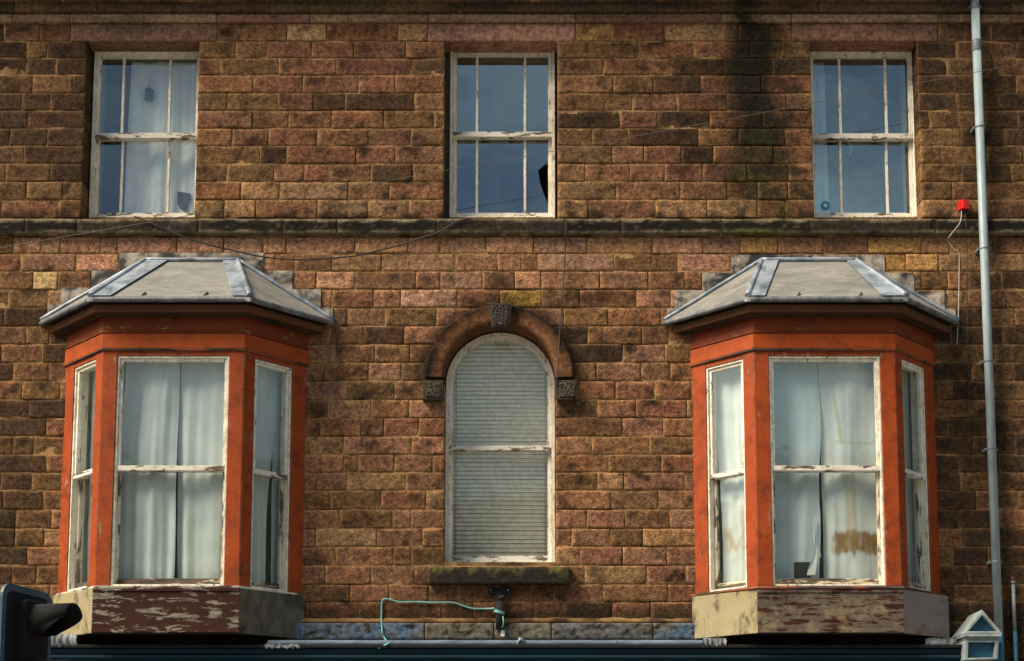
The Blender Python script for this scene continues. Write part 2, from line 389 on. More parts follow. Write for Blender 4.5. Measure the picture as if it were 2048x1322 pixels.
def weather(col, x, z, own=0.):
    px, py = PX(x), PY(z)
    n = fbm(x*2.3, z*2.3, 3.1); n2 = fbm(x*7, z*7, 9.4)
    c = col
    w = fbm(x*5.5, z*7, own*1.7); soot = sstep(-.02, .36, w)*.62 + sstep(.08, .38, n2)*.22 + .25*sstep(.0, .3, n)
    if not own: soot *= .5  # patchy soot
    if 474 < py < 545 and 110 < px < 1900: soot *= .25
    # a leaking gutter has blackened and greened the wall right of centre
    s = clamp(1.35*math.exp(-((px-1514-6*math.sin(py*.03)-14*n2)/(52+.05*py))**2)*sstep(470, 330, py+60*n2)*(.95+.4*n))
    # run-off beside the downpipe, with vignette shade painted into the same patches
    s2 = math.exp(-((px-1925-18*n2*4)/48)**2)*sstep(560, 640, py)*(.55+.6*n)
    soot = max(soot, clamp(s2))
    s3 = math.exp(-((px-1985)/40)**2)*(.5+n)*sstep(80, 200, py)
    soot = max(soot, clamp(s3))
    # splash line above the string course and above the lead coping
    soot = max(soot, .9*sstep(414, 434, py+16*n2)*(1 if py < 437 else 0)*sstep(-.15, .2, n2+.1))
    soot = max(soot, .85*sstep(1196, 1240, py+22*n2))
    # rim of soot round the arch
    r = math.hypot(px-998, py-757)
    if py < 770: soot = max(soot, .8*sstep(185, 150, r+22*n2))
    soot = max(soot, .75*sstep(40, 8, abs(px-1000)+(0 if 590 < py < 625 else 99)))
    c = lerp3(c, (.020, .013, .008), clamp(soot))
    c = lerp3(c, (.009, .009, .005), (.96-.28*sstep(230, 400, py))*s)
    g = .85*math.exp(-((px-1520)/75)**2)*sstep(150, 380, py)*sstep(470, 435, py)*sstep(-.16, .22, n2+.3*w)
    g = max(g, math.exp(-((px-1480)/26)**2)*sstep(60, 300, py)*sstep(450, 400, py)*.55*sstep(0, .3, n2))
    g = max(g, .6*sstep(1215, 1238, py)*sstep(0, .3, n2))
    return lerp3(c, (.038, .042, .009), clamp(g))

def stone(mb, xl, xr, z0, z1, tone, front=.010, gap=.0042, holes='', deep=.22, rough=.004, ns=None, wfun=weather, e=.008):
    """one squared block: a bulged, worn front face with rounded arrises; sides named in holes run back as jambs"""
    zm = (z0+z1)/2
    wid = max(.03, xr(zm)-xl(zm))
    nx = ns or max(6, int(wid/.032)); nz = 7
    gl = 0 if 'l' in holes else gap; gr = 0 if 'r' in holes else gap
    gb = 0 if 'b' in holes else gap; gt = 0 if 't' in holes else gap
    ang = random.choice((-1, 1))*R(random.uniform(18, 62)); ca, sa = math.cos(ang), math.sin(ang); ou = random.uniform(0, 50)
    fr = front+random.uniform(-.004, .006)*(rough/.004); seed = random.uniform(0, 99)
    tx, tz = random.uniform(-.004, .004), random.uniform(-.005, .005)
    jit = random.uniform(.8, 1.22); tint = (random.uniform(.93, 1.07), 1, random.uniform(.9, 1.1))
    base = tuple(max(0, c*jit*t) for c, t in zip(tone, tint))
    def place(s, t, off, v, edge):
        z = z0+gb+off[1]+(z1-gt-z0-gb)*t if False else None
    P = {}
    def vtx(x, z, v, edge):
        c = wfun(base, x, z, seed+1) if wfun is weather else wfun(base, x, z)
        if edge: c = lerp3(c, (.46, .25, .105), .55*edge*(clamp(sum(c)*2.6, .08, 1) if wfun is weather else .12))
        return mb.vert(x, v, z, c, ((x*ca+z*sa)+ou, (-x*sa+z*ca)+ou))
    def ring(ins, vv, edge, jit_=0):
        """closed loop around the block, ins metres inside its edge"""
        L = []
        za, zb = z0+gb+ins, z1-gt-ins
        def xx(z, left): 
            zz = clamp(z, z0, z1)
            return (xl(zz)+gl+ins) if left else (xr(zz)-gr-ins)
        for i in range(nx+1): L.append((i/nx, 0))
        for j in range(1, nz+1): L.append((1, j/nz))
        for i in range(nx-1, -1, -1): L.append((i/nx, 1))
        for j in range(nz-1, 0, -1): L.append((0, j/nz))
        ids = []
        for s, t in L:
            z = za+(zb-za)*t; xa, xb = xx(z, True), xx(z, False); x = xa+(xb-xa)*s
            w = rough*.55*nz3(x*9+seed, z*9, seed)
            jx = w if s in (0, 1) else 0; jz = w*.8 if t in (0, 1) else 0
            v = vv if not callable(vv) else vv(s, t, x, z)
            ids.append(vtx(x+jx, z+jz, v, edge))
        return ids
    def fv(s, t, x, z):
        return fr + rough*(nz3(x*11, z*11, seed)+.7*nz3(x*27, z*27, seed+5)) + tx*(s-.5)+tz*(t-.5)
    # front grid
    za, zb = z0+gb+e, z1-gt-e; grid = []
    for j in range(nz+1):
        z = za+(zb-za)*j/nz; xa, xb = xl(clamp(z, z0, z1))+gl+e, xr(clamp(z, z0, z1))-gr-e; row = []
        for i in range(nx+1):
            x = xa+(xb-xa)*i/nx
            dd = min(x-xa, xb-x, z-za, zb-z); row.append(vtx(x, z, fv(i/nx, j/nz, x, z), math.exp(-dd/.016)*(.55+.9*fbm(x*8, z*8, 51))))
        grid.append(row)
    for j in range(nz):
        for i in range(nx): mb.face((grid[j][i], grid[j][i+1], grid[j+1][i+1], grid[j+1][i]), True)
    border = [grid[0][i] for i in range(nx+1)]+[grid[j][nx] for j in range(1, nz+1)]+[grid[nz][i] for i in range(nx-1, -1, -1)]+[grid[j][0] for j in range(nz-1, 0, -1)]
    r1 = ring(e*.35, lambda s, t, x, z: fv(s, t, x, z)-.003, 1)
    r2 = ring(0, lambda s, t, x, z: fr-.011, .6)
    def back(s, t, x, z):
        if (s == 0 and 'l' in holes) or (s == 1 and 'r' in holes) or (t == 0 and 'b' in holes) or (t == 1 and 't' in holes): return -deep
        return -.012
    r3 = ring(0, back, 0)
    for A, B in ((border, r1), (r1, r2), (r2, r3)):
        n = len(A)
        for k in range(n): mb.face((A[k], B[k], B[(k+1) % n], A[(k+1) % n]), True)

LEV = [48, 83.5, 117, 151, 187, 222, 257.5, 292.5, 328, 364, 400, 437]
LEV2 = [474, 508, 543, 579.6, 616, 652.6, 689, 725.5, 762, 799.6, 836, 873, 909.5, 945, 981, 1019, 1057, 1093.5, 1131, 1169, 1204, 1242, 1280, 1318, 1357]
J = [
 [79, 140, 436, 573.5, 653, 796, 854, 1151, 1221, 1330, 1476, 1539, 1583, 1876, 1928, 1982],
 [54, 95, 471, 533, 623, 707, 811, 1175, 1277, 1386, 1499, 1562, 1912, 2030],
 [113, 440, 558, 672, 822, 1207, 1342, 1448, 1546, 1893, 1984],
 [65, 506, 605, 718, 790, 1226, 1306, 1401, 1522, 1952, 2031],
 [102, 455, 557, 627, 691, 828, 1208, 1265, 1355, 1453, 1573, 1913, 1998],
 [55, 505, 577, 663, 767, 1240, 1314, 1419, 1524, 1965, 2034],
 [20, 95, 464, 537, 634, 737, 823, 1184, 1257, 1396, 1476, 1569, 1920, 2007],
 [49, 521, 574, 712, 791, 1224, 1287, 1362, 1426, 1546, 1972, 2045],
 [101, 454, 548, 608, 658, 743, 825, 1170, 1259, 1329, 1405, 1494, 1576, 1921, 2020],
 [53, 481, 559, 696, 779, 1232, 1360, 1453, 1515, 1575, 1972],
 [2, 118, 448, 512, 635, 736, 820, 1176, 1311, 1414, 1514, 1570, 1980],
]
J2 = [
 [82, 121, 201, 235, 354, 447, 526, 572, 710, 816, 880, 973, 1174, 1304, 1405, 1480, 1555, 1646, 1735, 1842, 1898, 1984],
 [42, 152, 238, 380, 550, 591, 664, 763, 909, 995, 1043, 1076, 1228, 1356, 1461, 1600, 1768, 1811, 1876, 1921, 1990],
 [66, 116, 183, 300, 440, 587, 632, 710, 831, 880, 965, 1029, 1082, 1199, 1296, 1370, 1404, 1520, 1700, 1827, 1842, 1895, 1935, 2004],
 [18, 96, 125, 230, 360, 500, 643, 664, 747, 801, 914, 1000, 1083, 1159, 1272, 1341, 1450, 1600, 1760, 1889, 1936, 2012],
 [96, 200, 330, 470, 600, 666, 694, 771, 872, 1127, 1216, 1321, 1420, 1560, 1700, 1880, 1962],
 [53, 100, 660, 729, 808, 1176, 1283, 1337, 1903, 2005], [3, 85, 672, 749, 820, 1245, 1330, 1929, 1990], [27, 648, 737, 803, 1192, 1281, 1340, 1943, 2024],
 [44, 697, 789, 1230, 1310, 1906, 1987], [58, 657, 742, 818, 1195, 1271, 1373, 1938, 2018], [93, 640, 722, 767, 1244, 1326, 1900, 1975],
 [27, 68, 686, 823, 1183, 1299, 1945, 2030], [93, 687, 717, 788, 1217, 1322, 1918, 2000], [63, 626, 694, 813, 1194, 1247, 1368, 1918, 1985],
 [7, 86, 660, 762, 1221, 1316, 1952, 2036], [103, 678, 785, 822, 1173, 1250, 1339, 1918, 1994], [30, 88, 631, 754, 844, 1143, 1220, 1285, 1925, 2010],
 [56, 671, 698, 788, 822, 1159, 1245, 1333, 1905, 1975], [24, 73, 650, 741, 829, 1169, 1292, 1935, 2022], [100, 700, 778, 856, 922, 1108, 1206, 1335, 1908, 1990],
 [45, 620, 717, 883, 946, 1066, 1129, 1223, 1301, 1940, 2020], [], [], []]
def extend(js):                                           # the wall goes on beyond the picture
    L = sorted(js) or [random.uniform(-640, -560)]; x = L[0]
    if x > 60: L.insert(0, x-random.uniform(50, 110))
    while L[0] > -640: L.insert(0, L[0]-random.uniform(50, 135))
    while L[-1] < 2700: L.append(L[-1]+random.uniform(50, 135))
    return L
def filled(js, gaps):                                     # make up joints where nothing was measured
    L = [js[0]]
    for b in js[1:]:
        while b-L[-1] > 175 and not any(g0 < L[-1]+90 < g1 for g0, g1 in gaps): L.append(L[-1]+random.uniform(65, 125))
        L.append(b)
    return L

zc0 = Z(757); XA = X(999, 757); RH = 131*PXM
OPEN = [(168, 394.5), (887.5, 1115.5), (1624, 1839)]      # sash openings in photo pixels
OPENX = [(X(a, 260), X(b, 260)) for a, b in OPEN]
LINT = [(141, 435), (855, 1151), (1583, 1875.5)]
LINTX = [(X(a, 66), X(b, 66)) for a, b in LINT]
ARCHX = (X(888, 950), X(1112, 950))
BAYX = [(X(152, 950), X(597, 950)), (X(1402, 950), X(1847, 950))]
wall = MB(); mort = MB()
PAR = [0]
def course(zt, zb, js, pyt, pyb, top):
    PAR[0] ^= 1
    zm = (zt+zb)/2; pym = (pyt+pyb)/2
    js = filled(extend(js), [])
    xs = [X(j, pym) for j in js]
    holes = []
    for k in range(len(OPENX)):
        if top and pyt > 80: holes.append(OPENX[k]+('v',))
        if pyt == 48: holes.append(LINTX[k]+('s',))
    if not top and pyt >= 650 and pyb <= 1132: holes.append(ARCHX+('v',) if zt < zc0+.02 else ('arch',))
    elif not top and pyb > 630 and pyt < 760: holes.append(('arch',))
    if not top and pyt >= 650 and pyb <= 1258:
        for b in BAYX: holes.append(b+('v',))
    segs = [(lambda z: xs[0], lambda z: xs[-1], '')]
    for h in sorted(holes, key=lambda h: XA if h[0] == 'arch' else h[0]):
        xl, xr, fl = segs.pop()
        if h[0] == 'arch':
            f = lambda z: math.sqrt(max(0, RH*RH-(z-zc0)**2)) if abs(z-zc0) < RH else 0.0
            segs += [(xl, (lambda z, f=f: XA-f(z)), fl+'r'), ((lambda z, f=f: XA+f(z)), xr, 'l')]
        else:
            a, b, kd = h
            segs += [(xl, (lambda z, a=a: a), fl+('r' if kd == 'v' else '')), ((lambda z, b=b: b), xr, 'l' if kd == 'v' else '')]
    for xl, xr, fl in segs:
        a, b = xl(zm), xr(zm)
        # mortar bed behind the stones
        n = 5; rows = []; m = max(2, int((b-a)/.09))
        for k in range(n+1):
            z = zb-.03+(zt-zb+.06)*k/n; zq = clamp(z, zb, zt); mv = .004 if PAR[0] else .0015; row = []
            for i in range(m+1):
                x = xl(zq)+(xr(zq)-xl(zq))*i/m; row.append(mort.vert(x, mv, z, weather((1, 1, 1), x, z)))
            rows.append(row)
        for p, q in zip(rows, rows[1:]):
            for i in range(m): mort.face((p[i], p[i+1], q[i+1], q[i]))
        amin, bmin = max(xl(zb), xl(zt), a), min(xr(zb), xr(zt), b)
        cuts = [x for x in xs if amin+.075 < x < bmin-.075]
        fs = [xl]+[(lambda z, x=x: x) for x in cuts]+[xr]
        for k, (p, q) in enumerate(zip(fs, fs[1:])):
            hs = ('l' if k == 0 and 'l' in fl else '')+('r' if k == len(fs)-2 and 'r' in fl else '')
            cx = (p(zm)+q(zm))/2
            t = TONES[pick(zone(PX(cx), pym))]
            if 1000 < PX(cx) < 1085 and 579 < pym < 616: t = (.40, .235, .05)
            if 60 < PX(cx) < 118 and 543 < pym < 580: t = (.46, .33, .17)
            ww = random.uniform(-.001, .001)
            stone(wall, p, q, zb+ww, zt+ww, t, holes=hs)
for k in range(11): course(Z(LEV[k]), Z(LEV[k+1]), J[k], LEV[k], LEV[k+1], True)
for k in range(len(LEV2)-1): course(Z(LEV2[k]), Z(LEV2[k+1]), J2[k], LEV2[k], LEV2[k+1], False)
XL, XR = X(-640, 600), X(2700, 600)
# mortar and rubble core behind trims, below the courses and above them
mort.box(XL, XR, -.02, -.006, Z(474)-.03, Z(437)-.02)
for a, b in LINTX: mort.box(a-.03, b+.03, -.2, -.016, Z(83.5)+.012, Z(48)+.01)
mort.box(XL, XR, -.25, -.02, 0, Z(1357))
mort.box(XL, XR, -.25, -.004, Z(48)-.01, Z(48)+.5)
wall_ob = wall.build('wall', 'stone', bld, normals=False)
mort.build('mortar_bed', 'mortar', bld)

# --- lintels, cornice bands, string course (dressed stone)
def plain(col, x, z):
    n = fbm(x*1.6, z*5, 21.3); n2 = fbm(x*9, z*9, 2.2)
    c = lerp3(col, (.06, .042, .03), sstep(-.02, .35, n)*.5)
    px = PX(x); py = PY(z)
    s = math.exp(-((px-1500)/34)**2)*(.9+n2)
    return lerp3(c, (.018, .018, .012), clamp(s))
for a, b in LINTX:
    mb = MB(); t = (.30, .155, .105) if a > -2 and b < 2 else (.20, .105, .065)
    stone(mb, lambda z: a, lambda z: b, Z(83.5), Z(48), t, front=.013, gap=.004, holes='b', deep=.22, rough=.0015, wfun=plain, e=.006)
    mb.build('lintel', 'ashlar', bld, normals=False)
def run(name, pz0, pz1, front, joints, tones, wf, mat='ashlar', back=None):
    mb = MB(); z0, z1 = Z(pz0, -front), Z(pz1, -front); ym = (pz0+pz1)/2
    js = [X(j, ym, -front) for j in extend(joints)]
    for a, b in zip(js, js[1:]):
        stone(mb, lambda z: a, lambda z: b, z0, z1, random.choice(tones), front=front, gap=.0035, rough=.0022, wfun=wf, e=.008)
    mb.build(name, mat, bld, normals=False)
    c = MB(); c.box(js[0], js[-1], -.02, front-.014, z0+.004, z1-.004); c.build(name+'_core', 'mortar', bld)
    return z0, z1
plain2 = lambda c, x, z: lerp3(plain(c, x, z), (.02, .016, .012), .55*sstep(-.1, .3, fbm(x*1.1, z*3, 44)))
zA = run('frieze_band', 44, 26, .038, [24, 139, 433, 620, 697, 855, 1151, 1258, 1443, 1583, 1876, 2021],
    [(.26, .155, .09), (.22, .115, .075), (.30, .19, .11)], plain)
zB = run('cornice_course', 22, 0, .075, [88, 194, 349, 540, 658, 770, 896, 1066, 1209, 1362, 1637, 1775],
    [(.11, .063, .036), (.14, .083, .043), (.09, .058, .034)], plain2)
zC = run('cornice_crown', -3, -40, .14, [60, 240, 420, 600, 800, 990, 1180, 1350, 1540, 1730, 1920], [(.15, .09, .055)], plain2)
mb = MB(); mb.box(XL, XR, .004, .03, zA[1]+.002, zB[0]-.001); mb.box(XL, XR, .004, .065, zB[1]+.001, zC[0]-.001)
mb.box(XL, XR, -.25, .30, zC[1]+.002, zC[1]+.16); mb.box(XL, XR, -.25, .36, zC[1]+.162, zC[1]+.30)
mb.build('eaves_gutter', 'black', bld)
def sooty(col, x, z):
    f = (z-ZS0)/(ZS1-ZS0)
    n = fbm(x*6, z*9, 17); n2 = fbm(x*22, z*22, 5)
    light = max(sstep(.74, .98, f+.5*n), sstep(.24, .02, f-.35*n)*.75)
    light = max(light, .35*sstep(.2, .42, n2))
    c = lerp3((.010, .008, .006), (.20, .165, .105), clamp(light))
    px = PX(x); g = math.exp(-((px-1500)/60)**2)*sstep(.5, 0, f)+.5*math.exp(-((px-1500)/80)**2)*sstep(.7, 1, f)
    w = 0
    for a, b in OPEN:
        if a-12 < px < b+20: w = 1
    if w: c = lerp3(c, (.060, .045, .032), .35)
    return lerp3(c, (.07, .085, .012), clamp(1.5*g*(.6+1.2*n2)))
ZS0, ZS1 = Z(467, -.07), Z(437, -.07)
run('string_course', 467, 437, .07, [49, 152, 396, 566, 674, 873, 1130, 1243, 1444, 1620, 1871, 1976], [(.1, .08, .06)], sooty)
for a, b in OPENX:
    mb = MB(); mb.box(a+.002, b-.002, -.25, .0, Z(437)-.06, Z(437)-.004); mb.build('window_sill', 'mortar', bld)

# --- arch surround with keystone and imposts
mb = MB(); ri, ro = 111*PXM, 148*PXM
prof = [(ro, -.01), (ro, .05), (ro-.012, .066), (ro-.03, .062), (ri+.05, .052), (ri+.018, .048), (ri, .034), (ri, -.25)]
NA = 56; rows = []
for k in range(NA+1):
    a = math.pi*k/NA; row = []
    for q, (r, v) in enumerate(prof):
        x, z = XA-r*math.cos(a), zc0+r*math.sin(a)
        n = fbm(x*4, z*4, 31); f = (r-ri)/(ro-ri)
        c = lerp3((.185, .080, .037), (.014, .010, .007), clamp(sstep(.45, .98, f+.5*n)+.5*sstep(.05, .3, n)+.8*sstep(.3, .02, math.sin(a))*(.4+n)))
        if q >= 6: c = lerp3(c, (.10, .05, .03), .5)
        row.append(mb.vert(x, v, z, c))
    rows.append(row)
for A, B in zip(rows, rows[1:]):
    for q in range(len(prof)-1): mb.face((A[q], A[q+1], B[q+1], B[q]), True)
surround = mb.build('arch_surround', 'ashlar', bld)
def vermic_block(name, pts, front, inset):
    mb = MB(); cxm = sum(p[0] for p in pts)/len(pts); czm = sum(p[1] for p in pts)/len(pts)
    mb.prism(pts, -.01, front)
    for i in range(len(mb.c)): mb.c[i] = (.060, .048, .034)
    o = mb.build(name, 'ashlar', surround, bevel=.006)
    p2 = [(cxm+(x-cxm)*inset[0], czm+(z-czm)*inset[1]) for x, z in pts]
    m2 = MB(); m2.prism(p2, front+.001, front+.009); m2.build('carved_panel', 'vermic', o, bevel=.003)
    return o
k0, k1 = Z(654, -.12), Z(606, -.12)
vermic_block('keystone', [(X(984.5, 654, -.12), k0), (X(1016.5, 654, -.12), k0), (X(1025, 606, -.12), k1), (X(976, 606, -.12), k1)], .12, (.74, .84))
for a, b in ((845, 886.5), (1113.5, 1155)):
    i0, i1 = Z(799, -.1), Z(760, -.1)
    vermic_block('impost_block', [(X(a, 780, -.1), i0), (X(b, 780, -.1), i0), (X(b, 780, -.1), i1), (X(a, 780, -.1), i1)], .10, (.78, .74))
def mossy(col, x, z):
    n = fbm(x*7, z*5, 11); n2 = fbm(x*18, z*18, 4)
    c = lerp3((.022, .019, .014), (.11, .10, .035), clamp(sstep(.0, .35, n+.35*(z-Z(1150))/.1)))
    return lerp3(c, (.26, .25, .19), sstep(.3, .5, n2)*.6)
mb = MB(); a, b = X(858, 1150, -.11), X(1140, 1150, -.11)
stone(mb, lambda z: a, lambda z: b, Z(1167, -.11), Z(1133, -.11), (.1, .08, .05), front=.11, gap=0, rough=.0025, wfun=mossy, e=.008)
sill_ob = mb.build('window_sill', 'ashlar', bld, normals=False)
mb = MB(); mb.box(a+.01, b-.01, -.25, .094, Z(1165, -.11), Z(1136, -.11)); mb.box(ARCHX[0]+.01, ARCHX[1]-.01, -.25, .0, Z(1136, -.11), Z(1128)); mb.build('sill_bed', 'roof_edge', sill_ob)

# ------------------------------------------------------------------ sash windows
def arc_path(cx, zc, r, zb, n=28):
    return [(cx-r, zb)]+[(cx-r*math.cos(math.pi*k/n), zc+r*math.sin(math.pi*k/n)) for k in range(n+1)]+[(cx+r, zb)]
def sash_window(name, T, u0, u1, z0, z1, zm, parent, bars=(), glass='glass_up', jw=.03, sw=.034, v=0., rail=.05, hole=None, low='rail_bad', stile='white', label=None):
    """box frame, upper and lower sash, panes; u0..u1, z0..z1 = outside of the box frame, v = its face"""
    fr = MB(T)
    fr.box(u0, u0+jw, v-.13, v, z0, z1); fr.box(u1-jw, u1, v-.13, v, z0, z1); fr.box(u0+jw, u1-jw, v-.13, v-.001, z1-jw, z1)
    fr.box(u0+jw, u1-jw, v-.13, v+.012, z0, z0+.016)
    deep = parent.type != 'EMPTY' or parent.parent is None
    f = fr.build(name, stile, parent, bevel=.003)
    if label: f['label'] = label
    a, b = u0+jw, u1-jw
    us = MB(T); v1, v0 = v-.018, v-.056
    us.box(a, a+sw, v0, v1, zm, z1-jw); us.box(b-sw, b, v0, v1, zm, z1-jw); us.box(a+sw, b-sw, v0, v1-.001, z1-jw-sw, z1-jw)
    for t in bars: us.box(t-.012, t+.012, v0+.004, v1-.006, zm+.02, z1-jw-sw)
    ls = MB(T); w1, w0 = v-.062, v-.10
    ls.box(a, a+sw, w0, w1, z0+.016, zm+.01); ls.box(b-sw, b, w0, w1, z0+.016, zm+.01)
    for t in bars: ls.box(t-.012, t+.012, w0+.004, w1-.006, z0+.08, zm-.01)
    ls.box(a+sw, b-sw, w0+.001, w1-.002, zm-.02, zm+.018)
    lb = MB(T); lb.box(a+sw, b-sw, w0, w1-.001, z0+.016, z0+.016+.062)
    mr_ = MB(T); mr_.box(a-.004, b+.004, v0-.004, v1+.010, zm-rail*.5, zm+rail*.5)
    kids = f if deep else parent
    o1 = us.build('sash', stile, kids, bevel=.003); o2 = ls.build('sash', 'white_bad' if low == 'rail_bad' else stile, kids, bevel=.003)
    mr_.build('meeting_rail', 'white_rail', kids, bevel=.004); lb.build('sash_rail', low, kids, bevel=.003)
    g = MB(T)
    q = [g.vert(uu, v-.036, zz) for uu, zz in ((a+sw-.004, zm), (b-sw+.004, zm), (b-sw+.004, z1-jw-sw+.004), (a+sw-.004, z1-jw-sw+.004))]; g.face(q)
    if hole:
        L = [(a+sw-.004, z0+.07), (b-sw+.004, z0+.07)]+hole+[(b-sw+.004, zm), (a+sw-.004, zm)]
    else: L = [(a+sw-.004, z0+.07), (b-sw+.004, z0+.07), (b-sw+.004, zm), (a+sw-.004, zm)]
    g.face([g.vert(uu, v-.082, zz) for uu, zz in L])
    g.build('glass_pane', glass, kids, normals=False)
    return f
RV = -.18; YR = .18                                                # how far the frames stand behind the wall face
up = [((179.5, 392), 100, 437, 270, (244.5, 338), 'white framed sash window, left of three, with a sheer curtain'),
      ((899.5, 1110), 97, 437, 267.5, (954, 1050), 'white framed sash window with a broken lower corner pane'),
      ((1627.5, 1834), 100, 438, 271, (1681, 1773), 'white framed sash window with a round teal sticker')]
for i, ((a, b), t, bt, m, bars, lab) in enumerate(up):
    xa, xb = X(a, 270, YR), X(b, 270, YR)
    if i == 0: xb = OPENX[0][1]-.003; xa = X(183, 270, YR)
    if i == 2: xa = OPENX[2][0]+.003
    hole = None
    if i == 1:
        hole = [(X(x, y, YR+.08), Z(y, YR+.08)) for x, y in ((1097.5, 412), (1087, 386), (1080.5, 367), (1076, 340), (1088, 331), (1097.5, 324))]
        hole[0] = (xb-.064+.004, hole[0][1]); hole[-1] = (xb-.064+.004, hole[-1][1])
    sash_window('sash_window', IDENT, xa, xb, Z(436, YR), Z(t, YR), Z(m, YR), bld, [X(q, 260, YR+.04) for q in bars], hole=hole, v=RV, glass='glass_clear' if i == 0 else 'glass_up', label=lab, rail=.052, low='white_rail')
# filler between frame and stone
for (a, b), i in zip(OPENX, range(3)):
    mb = MB()
    for u0, u1 in ((a-.02, a+.075), (b-.075, b+.02)): mb.box(u0, u1, -.25-.12, RV-.135, Z(440), Z(80))
    mb.box(a+.075, b-.075, -.37, RV-.135, Z(100, YR)-.03, Z(80))
    mb.build('frame_lining', 'plaster', bld)

# arched window
mb = MB(); xc = XA; rr = X(1111, 960, YR)-X(1000, 960, YR); zc = Z(757)-.012; zb = Z(1130, YR)
xc = (X(889.5, 960, YR)+X(1111, 960, YR))/2
mb.band(arc_path(xc, zc, rr-.004, zb), arc_path(xc, zc, rr-.036, zb), RV-.13, RV)
mb.box(xc-rr+.036, xc+rr-.036, RV-.13, RV+.01, zb, zb+.016)
aw = mb.build('arched_window', 'white', bld, bevel=.003)
aw['label'] = 'tall round headed sash window with a closed slatted blind'
zm = Z(895.5, YR); v = RV
r1 = rr-.036; s1 = .036
mb = MB(); mb.band(arc_path(xc, zc, r1, zm), arc_path(xc, zc, r1-s1, zm), v-.056, v-.018); mb.build('sash', 'white', aw, bevel=.003)
mb = MB(); mb.box(xc-r1, xc-r1+s1, v-.10, v-.062, zb+.016, zm+.01); mb.box(xc+r1-s1, xc+r1, v-.10, v-.062, zb+.016, zm+.01); mb.box(xc-r1+s1, xc+r1-s1, v-.099, v-.064, zm-.02, zm+.008); mb.build('sash', 'white', aw, bevel=.003)
mb = MB(); mb.box(xc-r1-.004, xc+r1+.004, v-.060, v-.008, zm-.022, zm+.022); mb.build('meeting_rail', 'white_rail', aw, bevel=.004)
mb = MB(); mb.box(xc-r1+s1, xc+r1-s1, v-.10, v-.063, zb+.016, zb+.095); mb.build('sash_rail', 'white_rail', aw, bevel=.003)
mb = MB(); mb.face([mb.vert(u, v-.036, z) for u, z in arc_path(xc, zc, r1-s1+.004, zm)][::-1])
mb.face([mb.vert(u, v-.082, z) for u, z in ((xc-r1+s1, zb+.09), (xc+r1-s1, zb+.09), (xc+r1-s1, zm), (xc-r1+s1, zm))]); mb.build('glass_pane', 'glass_arch', aw, normals=False)

# blind
bl = empty('venetian_blind', (xc, .36, zb))
tag(bl, 'pale closed venetian blind hanging behind the round headed window', 'blind')
mb = MB(); zt = zc+rr+.22; n = int((zt-zb-.06)/(8.75*PXM)); hw = rr-.02
for k in range(n):
    z = zb+.075+k*8.75*PXM; sag = .0015*nz3(k*3.1, 0, 0)
    q = []
    for i in range(13):
        u = xc-hw+2*hw*i/12; w = sag+.0015*nz3(u*3, k*.7, 2)
        q.append([mb.vert(u, -.352-dv, z+dz+w) for dv, dz in ((.014, .0), (.013, .010), (.006, .021), (-.003, .0305))])
    for A, B in zip(q, q[1:]):
        for j in range(3): mb.face((A[j], B[j], B[j+1], A[j+1]), True)
mb.build('slats', 'blind', bl, normals=False)
mb = MB(); mb.box(xc-hw, xc+hw, -.375, -.345, zb+.03, zb+.06); mb.build('weight_bar', 'blind', bl, bevel=.004)
mb = MB(); mb.box(xc-hw, xc+hw, -.38, -.34, zt, zt+.05); mb.build('head_rail', 'blind', bl, bevel=.004)
for s in (-1, 1):
    mb = MB(); x = xc+s*(hw-.075); mb.tube([(x, .3365, zb+.05), (x, .3365, zt)], .0035, 6); mb.build('ladder_cord', 'cable_grey', bl)

# rooms behind the openings
def room(u0, u1, z0, z1, y1, name='room_interior', mat='plaster', y0=.375):
    mb = MB()
    q = lambda *p: mb.poly(p)
    q((u0, y1, z0), (u1, y1, z0), (u1, y1, z1), (u0, y1, z1))
    q((u0, y0, z0), (u0, y1, z0), (u0, y1, z1), (u0, y0, z1)); q((u1, y0, z0), (u1, y1, z0), (u1, y1, z1), (u1, y0, z1))
    q((u0, y0, z0), (u1, y0, z0), (u1, y1, z0), (u0, y1, z0)); q((u0, y0, z1), (u1, y0, z1), (u1, y1, z1), (u0, y1, z1))
    mb.build(name, mat, bld, normals=False)
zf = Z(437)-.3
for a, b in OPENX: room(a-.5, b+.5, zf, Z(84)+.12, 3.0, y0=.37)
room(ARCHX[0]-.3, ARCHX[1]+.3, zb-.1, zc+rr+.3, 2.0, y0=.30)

# ------------------------------------------------------------------ bay windows
BD = .48                                                 # how far the bays stand out
def isect(p, d, q, e):
    den = d[0]*e[1]-d[1]*e[0]; t = ((q[0]-p[0])*e[1]-(q[1]-p[1])*e[0])/den
    return (p[0]+d[0]*t, p[1]+d[1]*t)
class Plan:
    def __init__(s, P): s.P = P
    def off(s, o, wally=-.006):
        L = []
        for a, b in zip(s.P, s.P[1:]):
            ux, uy = b[0]-a[0], b[1]-a[1]; l = math.hypot(ux, uy); L.append(((a[0]+uy/l*o, a[1]-ux/l*o), (ux/l, uy/l)))
        wl = ((0, wally), (1, 0))
        return [isect(*L[0], *wl), isect(*L[0], *L[1]), isect(*L[1], *L[2]), isect(*L[2], *wl)]
    def sweep(s, mb, prof):
        rows = []
        for o, z in prof:
            rows.append([len(mb.v)+k for k in range(4)])
            for p in s.off(o): mb.v.append((p[0], p[1], z)); mb.c.append((1, 1, 1)); mb.uv.append((0, 0))
        n = len(prof)
        for j in range(n):
            A, B = rows[j], rows[(j+1) % n]
            for k in range(3): mb.face((A[k], A[k+1], B[k+1], B[k]))
        mb.face([r[0] for r in rows]); mb.face([r[3] for r in rows])

